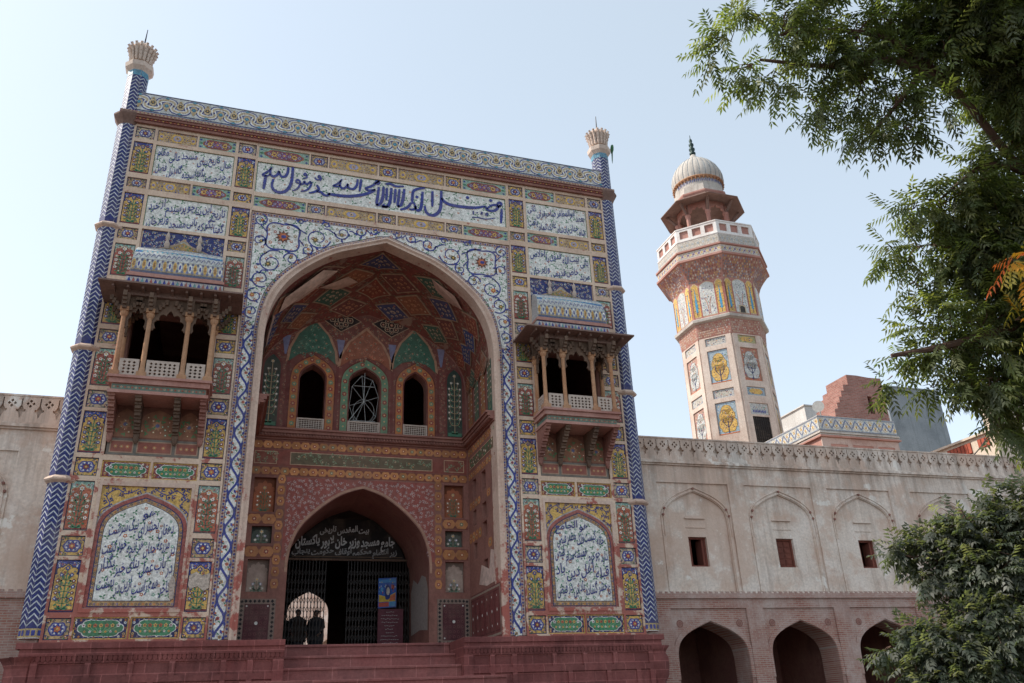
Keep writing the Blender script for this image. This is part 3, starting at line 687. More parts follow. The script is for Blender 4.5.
for m in (-1, 1):
    # vine climbing the two bands
    n = 19; vp = [(m * (3.995 + .085 * math.sin(math.pi * i)), .10 + i * .225) for i in range(0)]
    for i in range(77): vp.append((m * (3.995 + .105 * math.cos(math.pi * i / 4.0)), .10 + i * .1125))
    A.stroke(vp, .058, BLUE, 4, 2)
    for i in range(20):
        z = .10 + i * .45; sgn = -1 if i % 2 == 0 else 1
        if z > 8.7: break
        x = m * (3.995 + .045 * sgn)
        A.flower(x, z, .095, (.75, .74, .68), ORA, 5, 6); A.disc(x, z, .048, (ORA, RED)[i % 2] if i % 3 else (.45, .28, .1), 7, 6); A.disc(x, z, .018, NAVY, 8, 5)
        for q in (-1, 1): A.leaf(m * (3.995 + .10 * sgn), z + q * .07, math.pi / 2 + q * .5, .13, .035, BLUE, 5); A.leaf(m * (3.995 - .13 * sgn), z + q * .06, math.pi / 2 * q, .15, .03, BLUE, 5); A.disc(m * (3.995 + .11 * sgn), z + q * .13, .03, ORA, 6, 5)
        A.leaf(x, z, math.pi / 2 + .6, .15, .025, GRN, 4); A.leaf(x, z, -math.pi / 2 + .5, .14, .025, GRN, 4); A.leaf(m * (3.995 - .1 * sgn), z + .02, math.pi / 2, .12, .026, BLUE, 5); A.leaf(x, z, math.pi * (m * sgn < 0), .12, .03, BLUE, 4)
    # the spandrel: big rosette in a square of tendrils and spirals of smaller vines
    cx, cz = 3.25, 11.98
    ring = []
    for i in range(32):
        a = 2 * math.pi * i / 32; q = .52 * (1 + .13 * math.cos(4 * a + math.pi)); ring.append((m * (cx + q * math.cos(a) * 1.05), cz + q * math.sin(a)))
    A.stroke(ring + [ring[0]], lambda t: .038 + .02 * abs(math.sin(8 * math.pi * t)), BLUE, 4, 2)
    A.flower(m * cx, cz, .30, WHITE, WHITE, 4, 10); A.flower(m * cx, cz, .25, (.16, .06, .04), ORA, 5, 10); A.flower(m * cx, cz, .17, ORA, BLUE, 7, 7); A.disc(m * cx + .04, cz, .06, BLUE, 9, 6)
    def spiral(x, z, r, a0, turns, d):
        p = []
        for i in range(22):
            t = i / 21; a = a0 + d * turns * 2 * math.pi * t; q = r * (1 - .72 * t); p.append((m * (x + q * math.cos(a)), z + q * math.sin(a)))
        A.stroke(p, lambda t: .045 - .02 * t, BLUE, 4, 2)
        A.flower(p[-1][0], p[-1][1], min(.11, r * .32), R.choice([(.2, .13, .05), ORA, (.12, .1, .05)]), YEL, 5, 7)
        A.leaf(p[4][0], p[4][1], R.uniform(0, 6), .16, .04, BLUE, 5); A.leaf(p[9][0], p[9][1], R.uniform(0, 6), .12, .03, BLUE, 5)
    for sp in ((2.18, 12.10, .40, 3.3, 1.35, 1), (1.42, 12.40, .26, 0, 1.2, -1), (.85, 12.55, .18, 3, 1.1, 1), (.38, 12.62, .13, 0, 1, -1), (3.55, 11.02, .36, 1.2, 1.3, -1), (2.95, 11.22, .24, 0, 1.2, 1),
               (3.80, 10.42, .30, 4.2, 1.25, 1), (3.93, 9.82, .26, 1.5, 1.2, -1), (3.98, 9.28, .22, 4.5, 1.2, 1), (3.98, 8.80, .17, 1.5, 1.0, -1), (3.97, 12.50, .22, 2, 1.2, 1), (2.75, 12.62, .12, 0, 1, 1), (3.95, 11.75, .22, 4, 1.1, -1), (2.5, 11.62, .2, 2, 1.1, 1), (1.95, 12.62, .13, 0, 1, 1)): spiral(*sp)
    for a, b in (((3.25, 12.5), (2.55, 12.2)), ((2.0, 12.48), (1.6, 12.3)), ((3.3, 11.45), (3.75, 11.3)), ((3.6, 10.7), (3.85, 10.6)), ((3.75, 12.1), (3.95, 12.3)), ((2.75, 11.95), (2.6, 11.75)), ((1.2, 12.5), (.95, 12.4)), ((.65, 12.6), (.5, 12.5))):
        A.stroke([(m * a[0], a[1]), (m * ((a[0] + b[0]) / 2 + .05), (a[1] + b[1]) / 2 + .07), (m * b[0], b[1])], .04, BLUE, 4, 4)
def insp(x, z):
    x = abs(x)
    if not (z < 12.62 and x < 4.1 and z > 8.8): return False
    zz = np.interp(x, [q[0] for q in AO_r[::-1]], [q[1] for q in AO_r[::-1]]) if x < 3.74 else 0
    return z > zz + .17 and not (x > 3.6 and x < 3.88 and z < 9.9)
vine_field(A, insp, (-4.1, 8.8, 4.1, 12.65), 3, .15, (ORA, GRN, (.34, .2, .06), ORA, RED, (.1, .3, .18)), .056)
A.build('arch_border', 'tile', GW, tint=True)
# moulded frame of the great arch
g = Geo()
n = len(AO); V = []
mpf = facade(0.0)
prof = [(0.0, .02), (.03, .10), (.35, .12), (.65, .06), (1.0, .05)]
for (ox, oz), (ix, iz) in zip(AO, AI):
    for t, h in prof: V.append(mpf(ox + (ix - ox) * t, oz + (iz - oz) * t, h))
    V.append((ix, .55, iz))
k = len(prof) + 1
F = [(i * k + j, (i + 1) * k + j, (i + 1) * k + j + 1, i * k + j + 1) for i in range(n - 1) for j in range(k - 1)]
obj('arch_frame', V, F, 'jamb', GW)
for sx in (-1, 1):
    Geo().box((min(sx * 4.262, sx * 4.318), -.012, .03), (max(sx * 4.262, sx * 4.318), .03, 12.8)).build('edge_strip', 'frame', GW)

# cornice and tile parapet along the top
g = Geo(); g.box((-8.35, -.10, 15.40), (8.35, .5, 15.50)); g.box((-8.40, -.17, 15.56), (8.40, .5, 15.64)); g.build('cornice', 'redwall', GW)
A = Art(facade(-.13)); g = A
A.box((-8.37, -.13, 15.50), (8.37, .4, 15.56), MAR)
for i in range(150): A.diamond(-8.3 + i * .1115, 15.53, .04, .022, (YEL, ORA)[i % 2], 1)
A.box((-8.45, -.2, 15.64), (8.45, .5, 15.74), (.30, .13, .11)); 
A2 = Art(facade(-.2)); 
for i in range(150): A2.rect(-8.4 + i * .1125, 15.66, -8.34 + i * .1125, 15.72, (.5, .36, .2), 1)
A.V, n0 = A.V, len(A.V); A.F += [tuple(q + n0 for q in f) for f in A2.F]; A.V += A2.V; A.C += A2.C
A.build('cornice_band', 'tile', GW, tint=True)
A = Art(facade(-.02)); A.box((-8.2, -.02, 15.74), (8.2, .45, 16.64), (.45, .47, .46))
A.rect(-8.2, 15.75, 8.2, 15.91, (.30, .36, .44), 1)
for i in range(164): A.diamond(-8.15 + i * .1, 15.83, .035, .05, (BLUE, ORA, WHITE)[i % 3], 2)
A.rect(-8.2, 15.91, 8.2, 15.94, NAVY, 2); A.rect(-8.2, 16.59, 8.2, 16.62, NAVY, 2); A.rect(-8.2, 15.94, 8.2, 16.59, (.62, .62, .57), 1)
P = .82; zc = 16.265
for w, c, l in ((.215, BLUE, 2), (.145, WHITE, 3), (.055, (.56, .43, .25), 4)):
    pts = []
    for i in range(int(16.4 / P * 14) + 1):
        t = i / 14 * 2 * math.pi; x2 = -8.2 + i / 14 * P - .11 * math.sin(2 * t)
        if -8.18 < x2 < 8.18: pts.append((x2, zc + .20 * math.sin(t)))
    A.stroke(pts, w, c, l, 2)
for i in range(int(16.4 / P)):
    for q, sg in ((.25, -1), (.75, 1)):
        x = -8.2 + (i + q) * P; zz = zc + sg * .03
        A.disc(x, zz, .115, (.60, .46, .26), 5, 10, .15); A.flower(x, zz, .085, (.05, .20, .34) if q < .5 else (.04, .04, .05), (.1, .42, .5) if q < .5 else YEL, 6, 6)
        A.disc(x, zz + sg * .17, .04, (.45, .3, .12), 6, 6); A.diamond(x, zc - sg * .27, .08, .05, (.10, .30, .40), 6); A.diamond(x + P / 4, zc, .03, .05, BLUE, 6)
A.build('parapet', 'tile', GW, tint=True)

# corner turrets: eight-sided shafts in herringbone tile
for sx in (-1, 1):
    c = (sx * 8.19, .22); r = .315; ap = r * math.cos(math.pi / 8)
    T = Geo().lathe([(r, .12), (r, 17.55)], 8, c, math.pi / 8).build('turret', 'white', GW)
    A = Art(None)
    for f in range(8):
        an = math.pi / 4 * f; nx, ny = math.cos(an), math.sin(an)
        if ny > .3: continue
        A.mp = (lambda nx, ny: lambda u, v, h: (c[0] + nx * (ap + .004 + h) - ny * u, c[1] + ny * (ap + .004 + h) + nx * u, v))(nx, ny)
        hw = r * math.sin(math.pi / 8) * .985
        A.rect(-hw, .14, hw, 17.5, (.018, .026, .155), 0)
        A.rect(-hw, .14, hw, .34, (.5, .36, .15), 1)
        for q in range(2): A.rect(-hw + .02 + q * .11, .18, -hw + .10 + q * .11, .30, BLUE, 2)
        z = .40; i = 0
        while z < 17.3:
            if not any(abs(z - q) < .14 for q in (3.97, 7.66, 11.6, 15.6)):
                w = .020; cc = (.56, .58, .60)
                A.poly([(-hw, z - w), (0, z + .13 - w), (0, z + .13 + w), (-hw, z + w)], cc, 1); A.poly([(hw, z - w), (hw, z + w), (0, z + .13 + w), (0, z + .13 - w)], cc, 1)
            z += .145; i += 1
        A.rect(-hw, 17.25, hw, 17.5, (.1, .3, .42), 2)
    A.build('turret_tiles', 'tile', T, tint=True)
    for z in (3.97, 7.66, 11.6):
        Geo().lathe([(r, z - .1), (r + .09, z - .04), (r + .11, z), (r + .09, z + .04), (r, z + .1)], 8, c, math.pi / 8).build('ring', 'jamb', T)
    Geo().lathe([(r, 15.28), (r + .05, 15.40), (r + .14, 15.56), (r + .17, 15.62), (r + .17, 15.68), (r, 15.78)], 8, c, math.pi / 8).build('collar', 'eavestone', T)
    g = Geo().lathe([(r, 17.45), (r + .12, 17.60), (r + .14, 17.76), (r + .02, 17.84), (.27, 17.9), (.31, 18.15), (.39, 18.45), (.37, 18.54), (.25, 18.66), (.08, 18.74), (.03, 18.8)], 8, c, math.pi / 8)
    for k in range(16):     # two tiers of curling petals
        a = math.pi / 8 * k; q = (math.cos(a), math.sin(a))
        for r0, r1, z0, z1 in ((.285, .335, 17.92, 18.12), (.30, .37, 18.04, 18.27), (.335, .42, 18.18, 18.42), (.37, .45, 18.30, 18.54)):
            g.tube([(c[0] + q[0] * r0, c[1] + q[1] * r0, z0), (c[0] + q[0] * (r0 + .03), c[1] + q[1] * (r0 + .03), (z0 + z1) / 2), (c[0] + q[0] * r1, c[1] + q[1] * r1, z1), (c[0] + q[0] * (r1 + .03), c[1] + q[1] * (r1 + .03), z1 - .05)], [.045, .052, .045, .02], 5)
    g.build('capital', 'minaret', T)
    g = Geo().tube([(c[0], c[1], 18.7), (c[0] + .02, c[1], 19.45)], [.03, .012], 5); g.build('spike', 'iron', T)

# ------------------------------------------------------------------ the deep arched recess (iwan)
YB = 3.25
PO_r = smoothline([(2.2, 2.2), (2.19, 2.6), (2.11, 3.05), (1.88, 3.6), (1.36, 4.16), (.68, 4.65), (0, 4.9)], 4)
PO = [(-2.2, 0)] + [(-x, z) for x, z in PO_r] + [(x, z) for x, z in PO_r[::-1][1:]] + [(2.2, 0)]
vs = [p for p in AI_r]           # half profile from spring to apex
ZS = 8.3
def vz(z, t): return ZS + (z - ZS) * math.sqrt(max(0, 1 - .46 * t * t))
back_top = [(-x, vz(z, 1)) for x, z in AI_r] + [(x, vz(z, 1)) for x, z in AI_r[::-1][1:]]
WINS = [(-1.80, .42, 7.0, 8.45, 9.1), (-.05, .52, 7.0, 8.4, 9.1), (1.70, .40, 7.0, 8.45, 9.1)]
wholes = [parch(cx, hw, 6.74, zs, za, 8) for cx, hw, _, zs, za in WINS]
RN = [(2.71, 4.05, 3.38, 5.14), (2.73, 3.09, 3.33, 3.62), (2.73, 1.66, 3.36, 2.62)]
nh = [rect(*q) for q in RN] + [[(-b, q1), (-a, q1), (-a, q3), (-b, q3)] for a, q1, b, q3 in RN]
g = Geo(); bw = facade(YB)
g.plate([(-3.56, 0), (-2.2, 0)] + PO[1:-1] + [(2.2, 0), (3.56, 0), (3.56, ZS)] + back_top[::-1] + [(-3.56, ZS)], wholes + nh, bw, 0, .45, rim=False)
# passage reveal behind the doorway
V = []
for x, z in PO: V += [(x, YB, z), (x, YB + 3.05, z)]
g.add(V, [(2 * i, 2 * i + 1, 2 * i + 3, 2 * i + 2) for i in range(len(PO) - 1)])
for q in RN:
    for s in (-1, 1): g.box((min(s * q[0], s * q[2]) - .02, YB + .16, q[1] - .02), (max(s * q[0], s * q[2]) + .02, YB + .2, q[3] + .02))
g.build('recess_wall', 'redwall', GW)
# side walls with rows of pierced niches
SN = [(.22, 4.56, .64, 5.14), (1.24, 4.56, 1.72, 5.18), (2.34, 4.58, 2.74, 5.18), (.22, 3.66, .62, 4.16), (2.36, 3.66, 2.74, 4.16), (1.24, 3.66, 1.7, 4.16), (1.22, 3.06, 1.68, 3.56), (.22, 2.5, .56, 3.04), (2.34, 2.6, 2.72, 3.1), (.22, 1.8, .56, 2.2), (1.24, 1.9, 1.66, 2.4)]
for s in (-1, 1):
    side = (lambda s: lambda u, v, h: (s * (3.55 - h), u, v))(s)
    g = Geo().plate(rect(.05, 0, YB, 8.7), [rect(a, z0, b, z1) for a, z0, b, z1 in SN], side, 0, .28, rim=False)
    for a, z0, b, z1 in SN: g.add([side(a, z0, -.28), side(b, z0, -.28), side(b, z1, -.28), side(a, z1, -.28)], [(0, 1, 2, 3)])
    g.build('side_wall', 'redwall', GW)
# vault: barrel that sinks towards the back
def vault(s, t, h=0):
    full = [(-x, z) for x, z in AI_r] + [(x, z) for x, z in AI_r[::-1][1:]]
    f = (max(-1, min(1, s)) + 1) / 2 * (len(full) - 1); i = min(int(f), len(full) - 2); q = f - i
    x = full[i][0] + (full[i + 1][0] - full[i][0]) * q; z = full[i][1] + (full[i + 1][1] - full[i][1]) * q
    zc = 8.6; k = 1 - h / 3.2
    return (x * k, .45 + t * (YB - .45) - .0 * h, zc + (vz(z, t) - zc) * k)
A = Art(vault); NS, NT = 48, 14
DRED = (.17, .052, .04); DGRN = (.05, .11, .075); DBLU = (.06, .07, .13)
A.add([vault(-1 + 2 * i / NS, j / NT) for j in range(NT + 1) for i in range(NS + 1)], [(j * (NS + 1) + i, j * (NS + 1) + i + 1, (j + 1) * (NS + 1) + i + 1, (j + 1) * (NS + 1) + i) for j in range(NT) for i in range(NS)], DRED)
A.lh = .011
def patch(s0, t0, a, b, c, l, n=7):
    "rhombus that follows the curve of the vault"
    h = A.lh * l; V = [A.mp(s0 + a * (p + q - n) / n, t0 + b * (p - q) / n, h) for p in range(n + 1) for q in range(n + 1)]
    A.add(V, [(p * (n + 1) + q, p * (n + 1) + q + 1, (p + 1) * (n + 1) + q + 1, (p + 1) * (n + 1) + q) for p in range(n) for q in range(n)], c)
scroll_fill(A, lambda u, v: abs(u) < .96 and .03 < v < .97, (-.97, .02, .97, .98), 1, .045, (.26, .10, .06), ((.30, .13, .07), (.22, .17, .12), (.13, .15, .10), (.32, .22, .15)), .006, (.12, .14, .09))
cyc = [(.20, .055, .035), (.055, .06, .12), (.23, .09, .05), (.055, .10, .07), (.15, .055, .045)]
def kite(s0, t0, a, b, c):
    rim = (.33, .22, .145)
    patch(s0, t0, a * 1.06, b * 1.06, tuple(q * .5 for q in rim), 2); patch(s0, t0, a, b, rim, 3); patch(s0, t0, a * .90, b * .90, c, 4)
    cl_ = (.40, .29, .20) if c[0] < .06 else (.40, .19, .10)
    A.flower(s0, t0, a * .20, cl_, c, 5, 8)
    for k in range(8):
        q = math.pi / 4 * k; d = .42 if k % 2 == 0 else .34
        x, z = s0 + a * d * math.cos(q), t0 + b * d * math.sin(q)
        A.disc(x, z, a * .085, cl_, 5, 7, b * .10); A.disc(x, z, a * .045, c, 6, 5, b * .055)
    for k in range(4):
        q = math.pi / 2 * k; A.disc(s0 + a * .66 * math.cos(q), t0 + b * .66 * math.sin(q), a * .06, ((.42, .3, .2), (.36, .12, .07))[k % 2], 5, 6, b * .07)
for row, (t, b, n, a, o) in enumerate(((.20, .17, 7, .115, 0), (.43, .17, 8, .105, 1), (.66, .16, 9, .10, 0), (.86, .12, 8, .095, 1))):
    for i in range(n):
        s = -.88 + 1.76 * i / (n - 1); c = cyc[(i * 2 + row) % 5]
        if row in (1, 2) and i in (1, n - 2): c = (.05, .06, .13)
        kite(s, t, a, b, c)
A.area([(-.55, .10), (-.30, .06), (-.22, .20), (-.30, .38), (-.42, .46), (-.52, .34), (-.60, .30)], (.50, .35, .27), 8)  # bare plaster after paint loss, coloured lighter for the light from the front
A.area([(-.30, .42), (-.16, .36), (-.10, .5), (-.2, .56)], (.42, .28, .21), 8)
A.area([(.26, .05), (.40, .04), (.48, .14), (.38, .24), (.30, .20)], (.36, .23, .18), 8)
A.area([(-.86, .08), (-.7, .05), (-.66, .22), (-.78, .34), (-.88, .28)], (.33, .2, .15), 8)
A.build('vault', 'vault_fresco', GW, tint=True)

# ledge that runs round the recess
g = Geo()
for z0, z1, o in ((6.40, 6.46, .06), (6.46, 6.56, .16), (6.56, 6.66, .24), (6.66, 6.72, .30)):
    g.box((-3.55, YB - o, z0), (3.55, YB - .001, z1))
    for s in (-1, 1): g.box((min(s * (3.55 - o), s * 3.549), .06, z0 + .002), (max(s * (3.55 - o), s * 3.549), YB - .01, z1 - .002))
for i in range(70): x = -3.5 + i * .1; g.box((x, YB - .205, 6.48), (x + .05, YB - .15, 6.555))
for s in (-1, 1):
    for i in range(31): y = .1 + i * .1; g.box((min(s * 3.345, s * 3.40), y, 6.485), (max(s * 3.345, s * 3.40), y + .05, 6.555))
L = g.build('ledge', 'redwall', GW)
# painted bands and panels on the back wall
A = Art(facade(YB - .004))
BR = (.26, .085, .055); OR = (.38, .17, .07)
def tile_row(z0, z1, x0=-3.5, x1=3.5, c=OR):
    h = z1 - z0; n = max(1, int(round((x1 - x0) / (h * 1.05)))); w = (x1 - x0) / n
    A.rect(x0, z0, x1, z1, (.17, .06, .045), 1)
    for i in range(n):
        cx = x0 + (i + .5) * w; A.lobed(cx, (z0 + z1) / 2, w * .50, h * .46, vary(c, .2), 2); A.flower(cx, (z0 + z1) / 2, h * .24, R.choice([MAR, (.12, .16, .1), (.3, .1, .05)]), CRM, 3, 6)
def brect(x0, z0, x1, z1, c, l): 
    A.frame(x0, z0, x1, z1, .025, (.4, .26, .17), l + 1); A.rect(x0, z0, x1, z1, c, l)
tile_row(6.08, 6.36); tile_row(5.22, 5.50)
A.rect(-3.5, 5.52, 3.5, 6.06, (.20, .065, .05), 1)
for x0, x1, c in ((-3.45, -2.75, (.2, .07, .05)), (-2.35, 2.30, (.12, .095, .06)), (2.7, 3.4, (.2, .07, .05))):
    brect(x0, 5.58, x1, 6.0, c, 2); scroll_fill(A, lambda x, z: x0 + .06 < x < x1 - .06 and 5.66 < z < 5.92, (x0, 5.6, x1, 6.0), 4, .17, (.20, .22, .14), ((.34, .15, .07), (.17, .25, .15), (.36, .28, .19)), .022, (.16, .26, .15))
for x in (-2.55, 2.5): 
    for z in (5.1, 4.75, 4.4, 4.0, 3.65, 3.3, 2.95, 2.6, 2.25, 1.9): A.lobed(x, z, .12, .15, vary(OR, .2), 2); A.flower(x, z, .07, MAR, CRM, 3)
for k in (0, 1):   # rows between the niches
    for z0, z1 in ((3.66, 4.0), (2.66, 3.02)):
        if k: tile_row(z0, z1, 2.64, 3.5)
        else: tile_row(z0, z1, -3.5, -2.64)
# spandrel over the doorway: purple-brown with pale scrolls
A.area([(-2.4, 2.6), (-2.4, 5.17), (2.38, 5.17), (2.38, 2.6), (2.27, 2.6)] + [(x + .07, z + .06) for x, z in PO_r] + [(-x - .07, z + .06) for x, z in PO_r[::-1][1:]] + [(-2.27, 2.6)], (.25, .08, .065), 1)
A.stroke([(x + .05, z + .045) for x, z in PO_r] + [(-x - .05, z + .045) for x, z in PO_r[::-1][1:]], .08, (.34, .20, .14), 3, 1)
def insd(x, z): return abs(x) < 2.32 and z < 5.1 and z > np.interp(abs(x), [q[0] for q in PO_r[::-1]], [q[1] for q in PO_r[::-1]]) + .16
scroll_fill(A, insd, (-2.35, 2.7, 2.35, 5.12), 2, .115, (.40, .30, .27), ((.36, .13, .09), (.25, .19, .22), (.46, .36, .32)), .020, (.33, .25, .23))
# upper storey: coloured surrounds of the windows, tree panels, pointed shields
for (cx, hw, _, zs, za), c, d in zip(WINS, ((.36, .14, .055), (.13, .20, .12), (.36, .14, .055)), (.32, .30, .30)):
    o = parch(cx, hw + d, 6.74, zs - .1, za + .36, 12); A.area(o, (.15, .05, .04), 2, [list(p) for p in [parch(cx, hw, 6.7405, zs, za, 8)]][0:0])
    ring = [(x, z) for x, z in o]; inn = parch(cx, hw + .03, 6.74, zs, za + .04, 12)
    A.C = A.C; A.V = A.V
    # drop the solid fill, keep a band only
    k = len(tessellate_polygon([[Vector((u, v, 0)) for u, v in o]])); A.F = A.F[:-k]; A.C = A.C[:-k]; A.V = A.V[:-len(o)]
    h = LH * 2; m2 = min(len(ring), len(inn))
    A.add([A.mp(u, v, h) for u, v in ring[:m2]] + [A.mp(u, v, h) for u, v in inn[:m2]], [(i, i + 1, m2 + i + 1, m2 + i) for i in range(m2 - 1)], c)
    midl = [((a[0] + b[0]) / 2, (a[1] + b[1]) / 2) for a, b in zip(ring, inn)]
    for i, (x, z) in enumerate(along(midl, .23)): A.flower(x, z, .095, (MAR, (.1, .22, .14))[i % 2], (.45, .3, .15), 3, 6)
    A.stroke(ring, .035, (.12, .035, .03), 4, 1); A.stroke(inn, .03, (.12, .035, .03), 4, 1)
for cx in (-3.13, 3.10):
    A.area(parch(cx, .33, 6.78, 8.8, 9.45, 10), (.14, .045, .04), 2); A.area(parch(cx, .27, 6.84, 8.75, 9.36, 10), (.035, .055, .045), 3)
    bush(A, cx, 6.95, 9.1, .25, (.38, .28, .16), (.09, .2, .12), ((.4, .36, .3), (.34, .3, .26)), 4, 7)
    A.rect(cx - .24, 6.86, cx + .24, 6.98, (.06, .16, .1), 4)
def inlow(x, z):
    return 6.85 < z < 9.3 and abs(x) < 3.4 and all(not (abs(x - c[0]) < c[1] + .34 and z < 9.55) for c in WINS) and abs(abs(x) - 3.12) > .34
def inup(x, z): return abs(x) < 3.3 and 9.3 < z < np.interp(abs(x), [q[0] for q in AI_r[::-1]], [vz(q[1], 1) for q in AI_r[::-1]]) - .08
A.area([(-3.5, 6.74), (3.5, 6.74), (3.5, ZS)] + [(-x, z) for x, z in back_top if 0] + [(x * .985, z - .02) for x, z in back_top[::-1]] + [(-3.5, ZS)], (.155, .055, .045), 0, wholes)
scroll_fill(A, inlow, (-3.4, 6.8, 3.4, 9.3), 1, .115, (.27, .12, .085), ((.32, .14, .08), (.25, .18, .13), (.14, .16, .11)), .018, (.13, .14, .1))
scroll_fill(A, inup, (-3.4, 9.3, 3.4, 11.3), 1, .17, (.30, .14, .09), ((.34, .15, .08), (.25, .2, .15), (.15, .17, .12)), .024, (.13, .14, .1))
for cx, hw, z0, za, c in ((-1.85, .78, 9.15, 10.75, (.055, .115, .08)), (-.06, .86, 9.1, 10.55, (.24, .085, .05)), (1.66, .76, 9.15, 10.72, (.055, .115, .08))):
    for d, cc, l in ((.09, (.34, .19, .12), 5), (0, c, 6)):
        A.area([(cx - hw - d, z0 - d * .3), (cx - hw * .93 - d, z0 + (za - z0) * .3), (cx - hw * .62 - d, z0 + (za - z0) * .66), (cx, za + d * 1.4), (cx + hw * .62 + d, z0 + (za - z0) * .66), (cx + hw * .93 + d, z0 + (za - z0) * .3), (cx + hw + d, z0 - d * .3), (cx + hw * .6, z0 + .28), (cx, z0 + .42), (cx - hw * .6, z0 + .28)], cc, l)
    scroll_fill(A, lambda x, z: z > z0 + .30 and abs(x - cx) < hw * (1 - ((z - z0) / (za - z0)) ** 1.6) * .98 - .05, (cx - hw, z0, cx + hw, za), 7, .17, tuple(q * 1.9 for q in c), ((.33, .26, .2), (.34, .14, .08), (.16, .24, .16)), .02, tuple(q * 1.6 for q in c))
for cx in (-.93, .86, -2.75, 2.62): A.area([(cx - .14, 10.1), (cx + .14, 10.1), (cx + .03, 9.4), (cx - .03, 9.4)], (.17, .17, .26), 5)
for x in (-2.62, -1.0, .88, 2.5): A.rect(x - .05, 6.76, x + .05, 9.2, (.13, .04, .035), 4)
for cx, cz in ((-.95, 10.86), (.82, 10.84)):    # dark filigree lozenges between the pointed shields
    for gr, c, l in ((1.08, (.36, .24, .16), 9), (1.0, (.025, .02, .02), 10)): A.poly([(cx - .66 * gr, cz), (cx, cz - .44 * gr), (cx + .66 * gr, cz), (cx, cz + .36 * gr)], c, l)
    for x, z, r in ((0, 0, .14), (-.3, 0, .11), (.3, 0, .11), (-.14, .14, .09), (.14, .14, .09), (-.15, -.17, .1), (.15, -.17, .1), (0, -.28, .07), (0, .24, .06)):
        A.lobed(cx + x, cz + z, r, r, (.40, .29, .2), 11); A.lobed(cx + x, cz + z, r * .76, r * .76, (.025, .02, .02), 12); A.flower(cx + x, cz + z, r * .5, (.34, .15, .1), (.4, .3, .2), 13, 6)
A.build('wall_painting', 'fresco', GW, tint=True)
